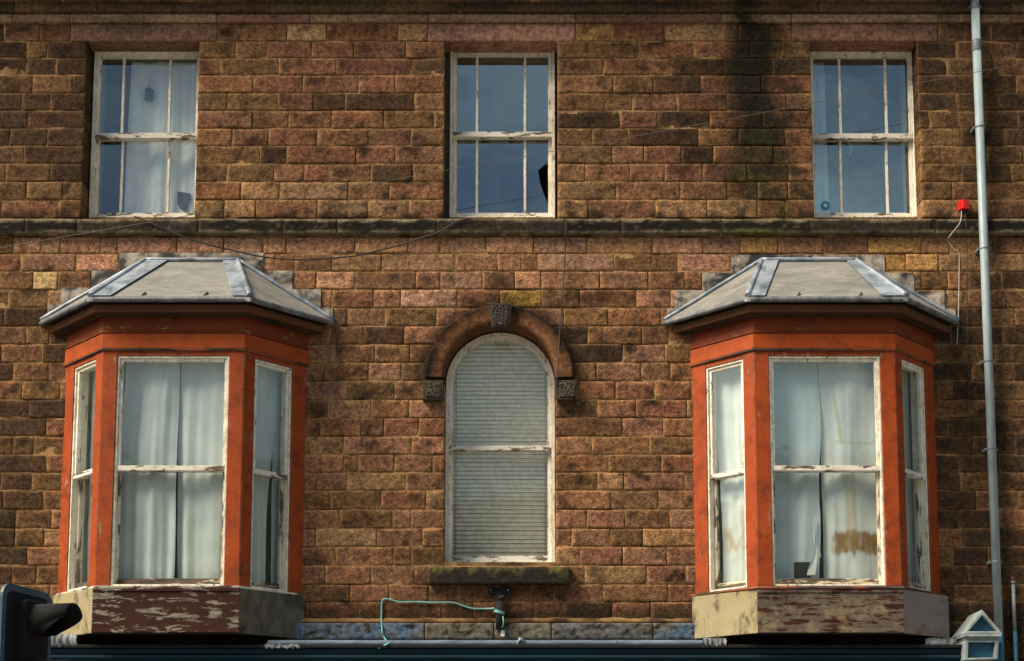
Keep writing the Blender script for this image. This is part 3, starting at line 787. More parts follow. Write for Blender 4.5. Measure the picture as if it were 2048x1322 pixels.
def bay(name_label, wpx, fpx, ridge, side):
    P = [(X(wpx[0], 705), 0), (X(fpx[0], 690, -BD), -BD), (X(fpx[1], 690, -BD), -BD), (X(wpx[1], 705), 0)]
    pl = Plan(P); b = empty('bay_window', ((P[0][0]+P[3][0])/2, 0, 4.5), bld); b['label'] = name_label
    # children of an Empty under an Empty: geometry is in world coordinates
    def put(mb, name, mat, bevel=.004):
        o = mb.build(name, mat, None, bevel); o.parent = b; o.location = -Vector(b.location)-Vector(bld.location); return o
    Zf = lambda py, o=0.: Z(py, -BD-o)
    zs, zh, zl, zmid, zft, zap, zbot = Zf(1172), Zf(711), Zf(698), Zf(666.5), Zf(634), Zf(1177), Zf(1266)
    zcb, zct = Z(624, -BD-.105), Z(610, -BD-.105)
    eo = .18; ze = Z(603.5, -BD-eo); zet = Z(594, -BD-eo); zr = Z(524)
    # friezes and cornice
    mb = MB(); pl.sweep(mb, [(-.06, zl+.003), (.012, zl+.003), (.012, zmid-.006), (.004, zmid-.003), (-.06, zmid-.003)]); put(mb, 'fascia_board', 'orange_board')
    mb = MB(); pl.sweep(mb, [(-.06, zmid), (.020, zmid), (.020, zmid+.010), (.004, zmid+.016), (.004, zft), (-.06, zft)]); put(mb, 'frieze_board', 'frieze')
    mb = MB(); pl.sweep(mb, [(-.06, zl-.014), (.018, zl-.014), (.018, zl), (-.06, zl)]); put(mb, 'bead_moulding', 'sill_wood', .005)
    mb = MB(); pl.sweep(mb, [(-.06, zft+.002), (.022, zft+.002), (.03, zft+.02), (.055, zcb-.028), (.06, zcb-.004), (.085, zcb-.004), (.085, ze-.02), (-.06, ze-.02)]); put(mb, 'cornice', 'cornice_paint', .003)
    mb = MB(); pl.sweep(mb, [(.086, zcb), (.118, zcb), (.122, zct), (.086, zct)]); put(mb, 'cornice_fillet', 'fillet', .004)
    mb = MB(); q1 = pl.off(.0); q2 = pl.off(eo-.02); mb.slab([(x, y, ze+.012) for x, y in q2], (0, 0, 1), .008); put(mb, 'eave_soffit', 'black', 0)
    # head boards and posts
    Ts = [facet(P[k], P[k+1]) for k in range(3)]
    posts = []
    geo = []
    for k, (T, L) in enumerate(Ts):
        if k == 1: pa = pb = .131
        else: pa, pb = (.165, .118) if k == 0 else (.118, .165)
        geo.append((T, L, pa, pb))
        hb = MB(T); hb.box(pa, L-pb, -.09, -.004, zh, zl-.012); put(hb, 'head_board', 'orange')
    for k in range(4):
        mb = MB()
        if k > 0:
            T, L, pa, pb = geo[k-1]; mb.T = T; e = .045 if k < 3 else 0
            mb.box(L-pb, L, -.09, .0, zs, zl-.012)
        if k < 3:
            T, L, pa, pb = geo[k]; mb.T = T
            mb.box(0, pa, -.09, .0, zs+(.001 if k else 0), zl-.0125)
        put(mb, 'post', 'orange', .006)
    # sashes
    wins = []
    for k, (T, L, pa, pb) in enumerate(geo):
        gl = 'glass_bay'
        o = sash_window('window_frame', T, pa, L-pb, zs, zh, Zf(935)+(.0), b, glass=gl, jw=.018, sw=.026, v=-.012, rail=.045, stile='white', low='rail_bad')
    # everything sash_window made hangs on the bay
    # sill and apron
    if side == 'L': mb = MB(); pl.sweep(mb, [(-.11, zs-.018), (.006, zs-.018), (.012, zs), (-.11, zs+.004)]); put(mb, 'sill_strip', 'white_rail', .003)
    else: mb = MB(); pl.sweep(mb, [(-.11, zs-.03), (.022, zs-.03), (.034, zs-.022), (.03, zs-.004), (-.11, zs+.003)]); put(mb, 'sill_board', 'sill_wood', .004)
    zt_ = zs-.019 if side == 'L' else zs-.031
    mats = ('apron_cream', 'apron_red', 'apron_dirty') if side == 'L' else ('apron_cream', 'apron_grey', 'apron_pale')
    labs = ('mildewed cream side panel', 'panel of flaking dark red boards' if side == 'L' else 'panel of flaking grey boards', 'dirty grey green side panel' if side == 'L' else 'pale lilac grey side panel, warped')
    for k, (T, L, pa, pb) in enumerate(geo):
        ends = [(.014, .014)]*3; e0, e1 = (.014, .014)
        if k == 2 and side == 'R': e1 = .085
        if k == 0: e0 = .05
        mb = MB(T); ua, ub = (-.01 if k == 1 else (0 if k else .02)), (L+.01 if k == 1 else L)
        if k == 2 and side == 'R': ub = L-.03
        n = 10; rows = []
        for j in range(n+1):
            u = ua+(ub-ua)*j/n; e = e0+(e1-e0)*j/n+.004*nz3(u*4, side == 'L', k)
            rows.append([mb.vert(u, vv, zz) for vv, zz in ((e, zt_), (e, zbot), (e-.03, zbot), (e-.03, zt_))])
        for A, B in zip(rows, rows[1:]):
            for q in range(4): mb.face((A[q], B[q], B[(q+1) % 4], A[(q+1) % 4]))
        mb.face(rows[0]); mb.face(rows[-1])
        if k == 1:
            for j, (h0, h1) in enumerate(((0, .03), (.0, .028))):
                zz = zbot if j == 0 else zt_-h1
                mb.box(ua, ub, e0+.001, e0+.009, zz+(0.002 if j == 0 else 0), zz+.03)
        o = put(mb, 'apron_panel', mats[k], .003); o['label'] = labs[k]
    # floor, ceiling and dark underside
    p = pl.off(-.10, .4)
    mb = MB(); mb.poly([(x, y, zs-.03) for x, y in p]); put(mb, 'bay_floor', 'plaster', 0)
    p = pl.off(-.05, .4)
    mb = MB(); mb.poly([(x, y, zh+.015) for x, y in p]); put(mb, 'bay_ceiling', 'reveal', 0)
    mb = MB(); pl.sweep(mb, [(-.30, zbot+.01), (.0, zbot+.01), (.0, zbot+.03), (-.30, zbot+.03)]); 
    q = pl.off(-.28, .01); mb.slab([(x, y, zbot+.012) for x, y in q], (0, 0, 1), .02); put(mb, 'soffit_board', 'black', .002)
    # roof
    E = pl.off(eo, -.02); R1 = Vector((X(ridge[0], 524), -.02, zr)); R2 = Vector((X(ridge[1], 524), -.02, zr))
    Ev = [Vector((x, y, zet)) for x, y in E]
    mb = MB()
    def sheet(a, b_, c, d, nu=18, nv=8):
        ids = []
        for j in range(nv+1):
            row = []
            for i in range(nu+1):
                s, t = i/nu, j/nv
                p_ = (a.lerp(b_, s)).lerp(d.lerp(c, s), t)
                w = .006*nz3(p_.x*5, p_.y*5, p_.z*5)*(1 if 0 < t < 1 and 0 < s < 1 else 0)
                mb.v.append((p_.x, p_.y, p_.z+w)); mb.c.append((1, 1, 1)); mb.uv.append((0, 0)); row.append(len(mb.v)-1)
            ids.append(row)
        for A, B in zip(ids, ids[1:]):
            for i in range(nu): mb.face((A[i], A[i+1], B[i+1], B[i]), True)
    sheet(Ev[1], Ev[2], R2, R1); sheet(Ev[0], Ev[1], R1, R1.copy()); sheet(Ev[2], Ev[3], R2.copy(), R2)
    roof = put(mb, 'roof', 'roof', 0)
    # lead turned down over the eave, slightly buckled
    mb = MB(); n = 26; rows = []
    for k in range(3):
        for j in range(n+1):
            t = j/n
            def pt(o, z):
                q = pl.off(o, -.02); x = q[k][0]+(q[k+1][0]-q[k][0])*t; y = q[k][1]+(q[k+1][1]-q[k][1])*t; return (x, y, z)
            w = nz3(t*9+k*31, side == 'L', 3)*.006; w2 = nz3(t*14+k*17, 5, side == 'R')*.004
            ring = [pt(eo-.055, zet+.020), pt(eo+.002, zet+.006), pt(eo+.012+w2, zet-.012), pt(eo+.010+w2, ze+w), pt(eo-.012, ze+w+.002), pt(eo-.06, zet-.012)]
            ids = []
            for p_ in ring: mb.v.append(p_); mb.c.append((1, 1, 1)); mb.uv.append((0, 0)); ids.append(len(mb.v)-1)
            rows.append((k, ids))
    for (ka, A), (kb, B) in zip(rows, rows[1:]):
        for q in range(len(A)): mb.face((A[q], A[(q+1) % len(A)], B[(q+1) % len(A)], B[q]), True)
    mb.face(rows[0][1]); mb.face(rows[-1][1])
    put(mb, 'eave_lead', 'roof_edge', 0)
    # lead rolls on hips and against the wall
    def roll(a, b_, r0, r1, name='lead_roll'):
        mb = MB(); pts = [a.lerp(b_, k/14)+Vector((0, -.004, .012+.004*nz3(k*.6, a.x*3, b_.z))) for k in range(15)]
        mb.tube(pts, [r0+(r1-r0)*k/14 for k in range(15)], 10); put(mb, name, 'lead', 0)
    roll(Ev[1], R1, .026, .022); roll(Ev[2], R2, .026, .022)
    roll(Ev[0], R1, .02, .022, 'wall_roll'); roll(R1, R2, .022, .022, 'wall_roll'); roll(Ev[3], R2, .02, .022, 'wall_roll')
    # lead strips lying beside the hips on the front slope
    nf = (Ev[2]-Ev[1]).cross(R1-Ev[1]).normalized()
    if nf.z < 0: nf = -nf
    for (a0, a1, t0, t1) in ((0, .13, 0, .25), (.89, 1, .84, 1)) if side == 'L' else ((0, .11, 0, .18), (.84, 1, .89, 1)):
        e0, e1 = Ev[1].lerp(Ev[2], a0), Ev[1].lerp(Ev[2], a1); r0, r1_ = R1.lerp(R2, t0), R1.lerp(R2, t1)
        mb = MB(); mb.slab([e0+nf*.012, e1+nf*.012, r1_+nf*.012, r0+nf*.012], nf, .005); put(mb, 'lead_strip', 'lead', .002)
    # clips holding the lead at the eave
    for t in (.32, .72):
        c = Ev[1].lerp(Ev[2], t).lerp(R1.lerp(R2, t), .07)+nf*.006
        mb = MB(); d = (R1-Ev[1]).normalized(); mb.tube([c-d*.03, c-d*.01, c+d*.02, c+d*.035], [.004, .016, .018, .005], 8); put(mb, 'lead_clip', 'roof', 0)
    # stepped flashing on the wall
    if side == 'L': steps = [(240, 507, 528, 560), (185, 543, 240.5, 585), (124, 577, 185.5, 622), (97, 611, 124.5, 640), (528, 543, 586, 585), (586, 580, 643, 622), (643, 616, 667, 646)]
    else: steps = [(1463, 511, 1768, 562), (1404, 547, 1463.5, 588), (1350, 582, 1404.5, 624), (1334, 618, 1350.5, 646), (1768, 547, 1827, 588), (1827, 584, 1888, 622), (1888, 619, 1910, 648)]
    mb = MB()
    for i, (x0, y0, x1, y1) in enumerate(steps):
        mb.box(X(x0, y0), X(x1, y0), -.005, .021+.002*(i % 3), Z(y1), Z(y0))
    put(mb, 'step_flashing', 'flashing', .003)
    # inner lining of the wall opening
    bx = BAYX[0] if side == 'L' else BAYX[1]
    for q in bx:
        mb = MB(); mb.box(q-.03, q+.03, -.27, -.02, zs-.1, zh+.1); put(mb, 'inner_lining', 'reveal', 0)
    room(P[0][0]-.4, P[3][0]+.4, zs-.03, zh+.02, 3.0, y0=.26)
    return dict(P=P, geo=geo, zs=zs, zh=zh, zbot=zbot, b=b, pl=pl)

_old = sash_window
def sash_window(name, T, u0, u1, z0, z1, zm, parent, **k):
    if parent is bld: return _old(name, T, u0, u1, z0, z1, zm, parent, **k)
    before = set(bpy.data.objects); _old(name, T, u0, u1, z0, z1, zm, parent, **k)
    for o in set(bpy.data.objects)-before:
        o.parent = parent; o.location = -Vector(parent.location)-Vector(bld.location)
# the upper windows above were made with the plain builder; the bays use this one
_bay_parent_fix = True
BL = bay('left orange timber bay window with a tan lead roof and white curtains', (132, 616), (206, 489), (292, 476), 'L')
BR = bay('right orange timber bay window with a pale lead roof and brown stained curtains', (1381, 1867), (1507, 1789), (1523, 1711), 'R')

# ------------------------------------------------------------------ curtains
WHITE = (.60, .64, .62)
def curtain(label, T, u0, u1, z0, z1, v, amp=.022, freq=7., seed=0., edge=None, stain=None, group=None, base=WHITE, gather=0.):
    """hanging cloth; edge(z)->(left shift, right shift) of its sides"""
    mb = MB(T); nu, nv = 80, 110; rows = []
    for j in range(nv+1):
        t = j/nv; z = z0+(z1-z0)*t; l, r = edge(t) if edge else (0, 0); row = []
        a, b = u0+l, u1+r
        for i in range(nu+1):
            s = i/nu; u = a+(b-a)*s; w = u0+(u1-u0)*s
            f = math.sin(w*freq*2.2+1.8*nz3(w*2+seed, t*1.2, 3)+seed)*.6+nz3(w*freq*1.1+seed, t*.7, seed)+.5*nz3(w*freq*2.6, t*1.6, seed+3)
            vv = v+2.2*amp*f*(.55+.45*(1-t))+.006*nz3(w*4, z*5, seed+9)
            c = base
            if stain: c = stain(c, u, z, s, t)
            row.append(mb.vert(u, vv, z, c))
        rows.append(row)
    for A, B in zip(rows, rows[1:]):
        for i in range(nu): mb.face((A[i], A[i+1], B[i+1], B[i]), True)
    o = mb.build('curtain', 'cloth', normals=False)
    # put the origin at the foot of the cloth
    c = Vector(T((u0+u1)/2, v, z0)); o.data.transform(__import__('mathutils').Matrix.Translation(-c)); o.location = c
    return tag(o, label, 'curtain', group)
CV = -.155
g = BL['geo']; z0, z1 = BL['zs']-.01, BL['zh']-.0
T, L, pa, pb = g[1]
mid = X(350, 930, -BD+.15)-BL['P'][1][0]
curtain('left half of the white curtain pair in the middle of the left bay', T, .075, mid+.012, z0, z1, CV, .020, 6, 1.3, edge=lambda t: (.09*sstep(.35, 1, t)+.02*(1-t), .004*math.sin(t*9)-.0+.012*(1-t)))
curtain('right half of the white curtain pair in the middle of the left bay', T, mid+.020, L-.10, z0, z1, CV-.012, .017, 5, 4.1, edge=lambda t: (.006*math.sin(t*7)+.02*sstep(.25, 0, t), 0))
T, L, pa, pb = g[0]
curtain('white curtain drawn back inside the narrow left side of the left bay', T, .36, L-.10, z0, z1, CV, .016, 9, 2.2, edge=lambda t: (.05*math.sin(t*6)+.06*(1-t)-.02, 0))
curtain('pale strip of curtain hanging by the wall edge of the left bay', T, .20, .335, z0, z1, CV-.02, .012, 9, 5.2)
T, L, pa, pb = g[2]
curtain('white curtain leaving a dark gap in the right side of the left bay', T, .10, L-.285, z0, z1, CV, .014, 8, 3.7, edge=lambda t: (0, .10*sstep(.25, 1, t)-.01))
curtain('thin white curtain edge beside the dark gap in the left bay', T, L-.235, L-.12, z0, z1, CV-.03, .01, 9, 6.6)
g = BR['geo']; z0, z1 = BR['zs']-.01, BR['zh']
T, L, pa, pb = g[1]
FX = BR['P'][1][0]; zB_ = lambda py: Z(py, -BD+.16)
def stain_mid(c, u, z, s, t):
    px, py = PX((u+FX)*1.0/1.028*1.0), 0
    zz = z; n = fbm(u*9, z*3, 3); n2 = fbm(u*26, z*7, 8)
    top, bot = zB_(1068), zB_(1104)
    cu = X(1716, 1080, -BD+.16)-FX
    w = sstep(.235, .19, abs(u-cu)+.09*n)
    k = w*sstep(bot-.03, bot+.004, z+.07*fbm(u*13, 1.5, 8)+.10*n)*sstep(top+.04, top-.005, z+.05*fbm(u*11, 4, 2)+.06*n)
    c = lerp3(c, (.25, .135, .035), clamp(k*(.9+.8*n2)))
    # long pale run above it
    cu2 = X(1700, 1000, -BD+.16)-FX
    k2 = sstep(.075, .02, abs(u-cu2+.02*n))*sstep(zB_(1085), zB_(1040), z)*sstep(zB_(945), zB_(990), z)
    c = lerp3(c, (.46, .36, .17), clamp(.55*k2))
    cu3 = X(1681, 850, -BD+.16)-FX+(.11*(zB_(890)-z))
    k3 = sstep(.022, .008, abs(u-cu3))*sstep(zB_(893), zB_(885), z)*sstep(zB_(775), zB_(800), z)
    c = lerp3(c, (.42, .36, .20), .6*k3)
    zr_ = zB_(888)+.6*(u-cu)**2
    k4 = sstep(.018, .006, abs(z-zr_+.02*n))*sstep(.22, .16, abs(u-cu))
    return lerp3(c, (.42, .38, .22), .55*k4)
def stain_side(c, u, z, s, t):
    n = fbm(u*10, z*3, 1.3); n2 = fbm(u*24, z*7, 2)
    k = sstep(zB_(1102), zB_(1080), z+.06*n2)*sstep(zB_(1040), zB_(1066), z+.05*n)*sstep(-.25, .1, n)
    k2 = sstep(.05, .4, n+.25)*sstep(zB_(1090), zB_(1060), z)*sstep(zB_(800), zB_(900), z)*.55*sstep(.35, .7, s)
    return lerp3(c, (.40, .235, .07), clamp(max(.85*k, k2)))
BLUE = (.52, .61, .62)
mid = X(1640, 940, -BD+.15)-FX
curtain('bluish left half of the curtain pair in the middle of the right bay', T, .09, mid-.0, z0, z1, CV, .013, 5, 7.1, base=BLUE,
        edge=lambda t: (0, .012*sstep(.5, 1, t)-.035*sstep(.36, .08, t)+.012*math.sin(t*11)))
curtain('right half of the curtain pair in the right bay, with a wide brown stain', T, mid+.02, L-.09, z0, z1, CV-.01, .020, 5.5, 9.4, stain=stain_mid, edge=lambda t: (-.018*sstep(.6, 1, t)+.006*math.sin(t*8), 0))
T, L, pa, pb = g[0]
curtain('brown stained white curtain in the bright left side of the right bay', T, .20, L-.09, z0, z1, CV, .018, 7, 5.9, stain=stain_side, edge=lambda t: (.03*math.sin(t*4+.5)-.01, 0))
T, L, pa, pb = g[2]
curtain('grey white curtain in the shaded right side of the right bay, nearer half', T, .09, L*.52, z0, z1, CV, .016, 8, 8.2, stain=lambda c, u, z, s, t: lerp3(c, (.35, .27, .12), .5*sstep(.5, 1, s)*sstep(.10, .2, t)*sstep(.36, .25, t)))
curtain('grey white curtain in the shaded right side of the right bay, wall half', T, L*.55, L-.12, z0, z1, CV-.02, .014, 8, 2.9)
# black box and torn flap at the foot of the right bay's curtains
mb = MB(); 
def Pin(px, py, Y): p = W(px, py, Y); return (p.x, -p.y, p.z)
yb = -BD+.135
mb.box(X(1589, 1140, yb), X(1621, 1140, yb), -yb-.03, -yb, Z(1155, yb), Z(1124, yb))
mb.build('box', 'black', bevel=.003); bx = bpy.data.objects['box']; tag(bx, 'small black box standing on the sill of the right bay window', 'box')
mb = MB(); yb = -BD+.125
pts = [(1636, 1093), (1640, 1105), (1643, 1112), (1634, 1120), (1630, 1150), (1612, 1150), (1622, 1122), (1630, 1100)]
vv = [mb.vert(X(a, b, yb), -yb+.012*math.sin(i*2.2), Z(b, yb), WHITE) for i, (a, b) in enumerate(pts)]
for k in range(1, 7): mb.face((vv[0], vv[k], vv[k+1]))
mb2 = [(1627.5, 1034), (1633.5, 1034), (1633, 1052), (1630, 1075), (1634, 1095), (1629, 1095), (1627, 1075)]
vv = [mb.vert(X(a, b, yb), -yb+.006*math.sin(i*2.9), Z(b, yb), WHITE) for i, (a, b) in enumerate(mb2)]
for k in range(1, 6): mb.face((vv[0], vv[k], vv[k+1]))
tag(mb.build('torn_flap', 'cloth', normals=False), 'torn white rag hanging in the gap between the right bay curtains', 'cloth')
bpy.data.objects['torn_flap'].name = 'torn_rag'

# upper windows' contents
ya = .30
def up_curtain(label, pa_, pb_, pyt, pyb, Y, amp, freq, seed, edge=None, base=(.86, .88, .86)):
    a, b = X(pa_, 300, Y), X(pb_, 300, Y)
    return curtain(label, IDENT, a, b, Z(pyb, Y), Z(pyt, Y), -Y, amp, freq, seed, edge, base=base)
up_curtain('sheer white curtain behind the upper left sash window', 254, 392, 92, 432, .37, .016, 9, 1.7, edge=lambda t: (.02*sstep(.3, 1, t), 0))
up_curtain('narrow pale curtain at the left edge of the upper right window', 1628, 1652, 92, 440, .36, .012, 12, 3.3, edge=lambda t: (0, .014*(1-t)), base=(.55, .62, .64))
mb = MB(); c = W(298, 190, .335)
mb.tube([(c.x, c.y, c.z+.20), (c.x, c.y, c.z+.085)], .002, 6)
mb.tube([c+Vector((0, 0, d)) for d in (.085, .07, .055, .05, .046)], [.004, .012, .02, .042, .044], 10)
mb.tube([c+Vector((0, 0, d)) for d in (-.05, -.046, -.036, -.03)], [.034, .042, .042, .03], 10)
for k in range(6):
    a = k*math.pi/3; mb.tube([c+Vector((.036*math.cos(a), .036*math.sin(a), -.035)), c+Vector((.038*math.cos(a), .038*math.sin(a), .048))], .004, 6)
mb.tube([c+Vector((0, 0, d)) for d in (-.03, -.02, .02, .03)], [.02, .026, .026, .016], 10)
tag(mb.build('hanging_lantern', 'cloth_dark'), 'small lantern hanging before the upper left window curtain', 'lantern')
mb = MB(); Y = .335
pts = [(355, 383), (381, 387), (380, 398), (374, 412), (368, 421), (361, 418), (355, 408)]
mb.prism([(X(a, b, Y), Z(b, Y)) for a, b in pts], -Y-.02, -Y+.01)
tag(mb.build('dark_bag', 'cloth_dark', bevel=.006), 'dark green bag leaning in the corner of the upper left window', 'bag')
mb = MB(); Y = YR+.074; c = W(1651, 411, Y); n = 28; r = 9.5*PXM
def disc(mb, r0, r1, v0, v1):
    A = [(c.x+r0*math.cos(2*math.pi*k/n), c.z+r0*math.sin(2*math.pi*k/n)) for k in range(n)]
    B = [(c.x+r1*math.cos(2*math.pi*k/n), c.z+r1*math.sin(2*math.pi*k/n)) for k in range(n)]
    mb.band(A, B, v0, v1, True)
st = empty('window_sticker', c); tag(st, 'round teal sticker on the lower left pane of the upper right window', 'sticker')
disc(mb, r, r*.42, -Y-.001, -Y+.001); mb.build('sticker_ring', 'teal_sticker', st)
mb = MB(); disc(mb, r*.42, .001, -Y-.001, -Y+.0012); mb.build('sticker_centre', 'tag', st)
mb = MB(); Y = .31; mb.tube([W(a, b, Y) for a, b in ((1699, 278), (1700, 286), (1702, 298), (1702, 306), (1698, 311))], [.004, .005, .006, .006, .004], 6)
tag(mb.build('blind_pull', 'tag'), 'short white blind cord dangling inside the upper right window', 'cord')

# ------------------------------------------------------------------ coping, lead gutter, shop fascia
def slabtone(col, x, z):
    px = PX(x); n = fbm(x*4, z*6, 61); n2 = fbm(x*13, z*16, 77)
    blue = 0
    for a, b in ((596, 850), (1103, 1306), (1306, 1420)):
        if a <= px < b: blue = 1 if a != 1103 else .35
    c = lerp3((.13, .105, .075), (.07, .17, .30), clamp(blue*(.45+1.2*n)))
    if blue == 0: c = lerp3(c, (.16, .15, .13), sstep(-.2, .25, n))
    return lerp3(c, (.020, .017, .013), clamp(sstep(.0, .3, n2)+.4*sstep(.1, .35, n)))
mb = MB(); js = [X(j, 1260, -.07) for j in (590, 849, 988, 1103, 1306, 1410)]
for a, b in zip(js, js[1:]):
    stone(mb, lambda z: a, lambda z: b, Z(1279, -.07), Z(1245, -.07), (.1, .1, .1), front=.07+random.uniform(-.004, .006), gap=.003, rough=.003, wfun=slabtone, e=.007)
mb.build('coping', 'ashlar', bld, normals=False)
mb = MB(); n = 60; rows = []
x0, x1 = X(588, 1243), X(1412, 1243)
for k in range(n+1):
    x = x0+(x1-x0)*k/n; w = .012*nz3(x*6, 0, 4); w2 = .012*nz3(x*9, 3, 4)
    rows.append([mb.vert(x, v, z, (.62, .62, .60)) for v, z in ((0.01, Z(1236)+w), (.02, Z(1238)+w), (.055+w2*.6, Z(1245, -.06)+.004), (.01, Z(1247, -.06)))])
for A, B in zip(rows, rows[1:]):
    for q in range(3): mb.face((A[q], B[q], B[q+1], A[q+1]), True)
mb.build('mortar_fillet', 'mortar', bld, normals=False)
FA = .30
x0, x1 = X(536, 1288, -FA), X(1452, 1288, -FA)
mb = MB()
pts = [Vector((x0+(x1-x0)*k/60, -FA+.006*nz3(k*.5, 2, 2), Z(1287, -FA)+.005*nz3(k*.45, 1, 1))) for k in range(61)]
mb.tube(pts, .030, 12)
mb.slab([(x0, -.06, Z(1281, -.07)), (x1, -.06, Z(1281, -.07)), (x1, -FA, Z(1284, -FA)), (x0, -FA, Z(1284, -FA))], (0, 0, 1), .006)
mb.slab([(x0, -FA-.012, Z(1289, -FA)), (x1, -FA-.012, Z(1289, -FA)), (x1, -FA-.016, Z(1296.5, -FA)), (x0, -FA-.016, Z(1296.5, -FA))], (0, 1, 0), .008)
for t in (.27, .52, .76): mb.tube([(x0+(x1-x0)*t-.004, -FA, Z(1287, -FA)), (x0+(x1-x0)*t+.004, -FA, Z(1287, -FA))], .033, 12)
gut = mb.build('lead_gutter', 'lead_blue', bld)
mb = MB(); c = W(1040, 1283, -FA-.02)
mb.tube([c+Vector((-.02, 0, -.05)), c+Vector((-.015, -.015, -.01)), c+Vector((0, -.015, .022)), c+Vector((.025, -.01, .01)), c+Vector((.02, 0, -.025))], [.008, .016, .018, .016, .006], 8)
mb.build('lead_knot', 'lead', gut)
def torn(px0, px1, py0, py1, Y, seed):
    mb = MB(); n = 24; rows = []
    for k in range(n+1):
        t = k/n; a = W(px0+(px1-px0)*t, py0+3*nz3(k*.35, seed, 0), Y); b_ = W(px0+(px1-px0)*t, py1+5*nz3(k*.5, seed, 5), Y-.05)
        m = (a+b_)/2+Vector((0, -.03+.04*nz3(k*.4, seed, 9), 0))
        rows.append([mb.vert(p.x, -p.y, p.z) for p in (a, m, b_)])
    for A, B in zip(rows, rows[1:]):
        for q in range(2): mb.face((A[q], B[q], B[q+1], A[q+1]), True)
    mb.build('torn_flashing', 'lead_torn', bld, normals=False)
torn(90, 155, 1268, 1292, -.30, 1); torn(1405, 1452, 1276, 1292, -.30, 3); torn(1850, 1912, 1276, 1292, -.28, 5); torn(530, 600, 1287, 1296, -.31, 8)
# fascia: boards with mouldings, running the width of the shop
fx0, fx1 = X(-30, 1310, -FA), X(1925, 1310, -FA)
mb = MB()
zt = Z(1297, -FA)
mb.box(fx0, fx1, .01, FA-.012, zt-.62, zt)
mb.box(fx0, fx1, FA-.012, FA+.012, zt-.045, zt-.002)
mb.box(fx0, fx1, FA-.012, FA+.03, zt-.085, zt-.058)
mb.box(fx0, fx1, FA-.012, FA+.02, zt-.50, zt-.46); mb.box(fx0, fx1, FA-.012, FA+.02, zt-.62, zt-.58)
mb.build('shop_fascia', 'teal', bld, bevel=.005)
mb = MB(); mb.box(fx0, fx1, .02, FA+.05, zt-.0015+.0035, zt+.03)
mb.build('fascia_capping', 'black', bld, bevel=.004)
# shop front below the picture
mb = MB(); 
for k in range(6):
    x = fx0+(fx1-fx0)*k/5; mb.box(x-.09, x+.09, .01, .22, .0, zt-.63)
mb.box(fx0, fx1, .01, .16, 0, .5); mb.build('shop_front', 'teal', bld, bevel=.004)
mb = MB(); mb.poly([(fx0, -.06, .5), (fx1, -.06, .5), (fx1, -.06, zt-.63), (fx0, -.06, zt-.63)]); mb.build('shop_glass', 'black', bld)

# console bracket with a little gable at the right end of the fascia
cb = empty('console_bracket', W(1965, 1322, -.4)-Vector((0, 0, 2)), bld)
def putc(mb, name, mat, bevel=.004):
    o = mb.build(name, mat, None, bevel); o.parent = cb; o.location = -Vector(cb.location)-Vector(bld.location)
CYF = .44
def cp(px, py, Y=-CYF): p = W(px, py, Y); return (p.x, p.z)
outer = [cp(1926, 1268), cp(2006, 1268), cp(1964.5, 1219)]; inner = [cp(1937, 1262.5), cp(1995, 1262.5), cp(1965, 1230)]
mb = MB(); mb.band(outer, inner, .05, CYF, True); putc(mb, 'gable_trim', 'white_trim')
mb = MB(); mb.prism([cp(1934, 1264), cp(1998, 1264), cp(1965, 1227)], .06, CYF-.05); putc(mb, 'gable_panel', 'blue', .002)
a, b = cp(1927, 1274), cp(2003, 1268.5)
mb = MB(); mb.box(a[0], b[0], .05, CYF+.012, a[1], b[1]); mb.box(cp(1931, 1280)[0], cp(1999, 1280)[0], .05, CYF-.006, cp(0, 1279)[1], a[1]-.001); putc(mb, 'cornice_slab', 'white_trim', .005)
o2 = [cp(1930, 1320), cp(1996.5, 1318), cp(1999, 1280), cp(1931, 1280)]; i2 = [cp(1937, 1315.5), cp(1990, 1314), cp(1992, 1284), cp(1938, 1284)]
mb = MB(); mb.band(o2, i2, .05, CYF-.012, True); putc(mb, 'panel_trim', 'white_trim')
mb = MB(); mb.prism([cp(1933, 1318), cp(1994, 1316), cp(1996, 1281), cp(1934, 1281)], .05, CYF-.06); putc(mb, 'recessed_panel', 'blue', .002)
mb = MB(); p0, p1 = X(1925, 1322, -.30), X(2006, 1322, -.30); mb.box(p0, p1, .01, .30, 0, cp(0, 1280)[1]-.004); putc(mb, 'pilaster', 'blue')

# ------------------------------------------------------------------ separate things on the wall
PY_ = -.105
dp = empty('drainpipe', W(1996, 1322, PY_)-Vector((0, 0, W(1996, 1322, PY_).z)))
tag(dp, 'long pale grey drainpipe running down the right of the wall', 'drainpipe')
xp = X(1974.5, 660, PY_); r = .039
mb = MB(); zt_ = Z(-60, PY_); zz = Z(1265, PY_)
mb.tube([(xp+.0, PY_, zz), (xp, PY_, zt_)], r, 20); mb.build('pipe', 'pipe', dp)
mb = MB(); mb.tube([(xp, PY_, 0), (xp, PY_, zz)], r+.001, 20); mb.build('painted_foot', 'blue', dp)
for i, (a, b) in enumerate(((8, 19), (81, 103), (253, 256), (496, 499), (721, 725), (896, 900), (1122, 1126))):
    mb = MB(); mb.tube([(xp, PY_, Z(b, PY_)), (xp, PY_, Z(a, PY_))], r+.004, 20)
    if i != 1:
        z = (Z(a, PY_)+Z(b, PY_))/2; mb.box(xp-.058, xp-.03, .0, .10, z-.012, z+.012); mb.box(xp+.03, xp+.058, .0, .10, z-.012, z+.012)
    mb.build('collar', 'pipe_ring', dp, bevel=.002)
sp = empty('small_pipe', (X(2031, 1320, -.06), -.06, 0)); tag(sp, 'short thin pipe with a blue lower half at the bottom right', 'pipe')
mb = MB(); xs_ = X(2029, 1240, -.06)
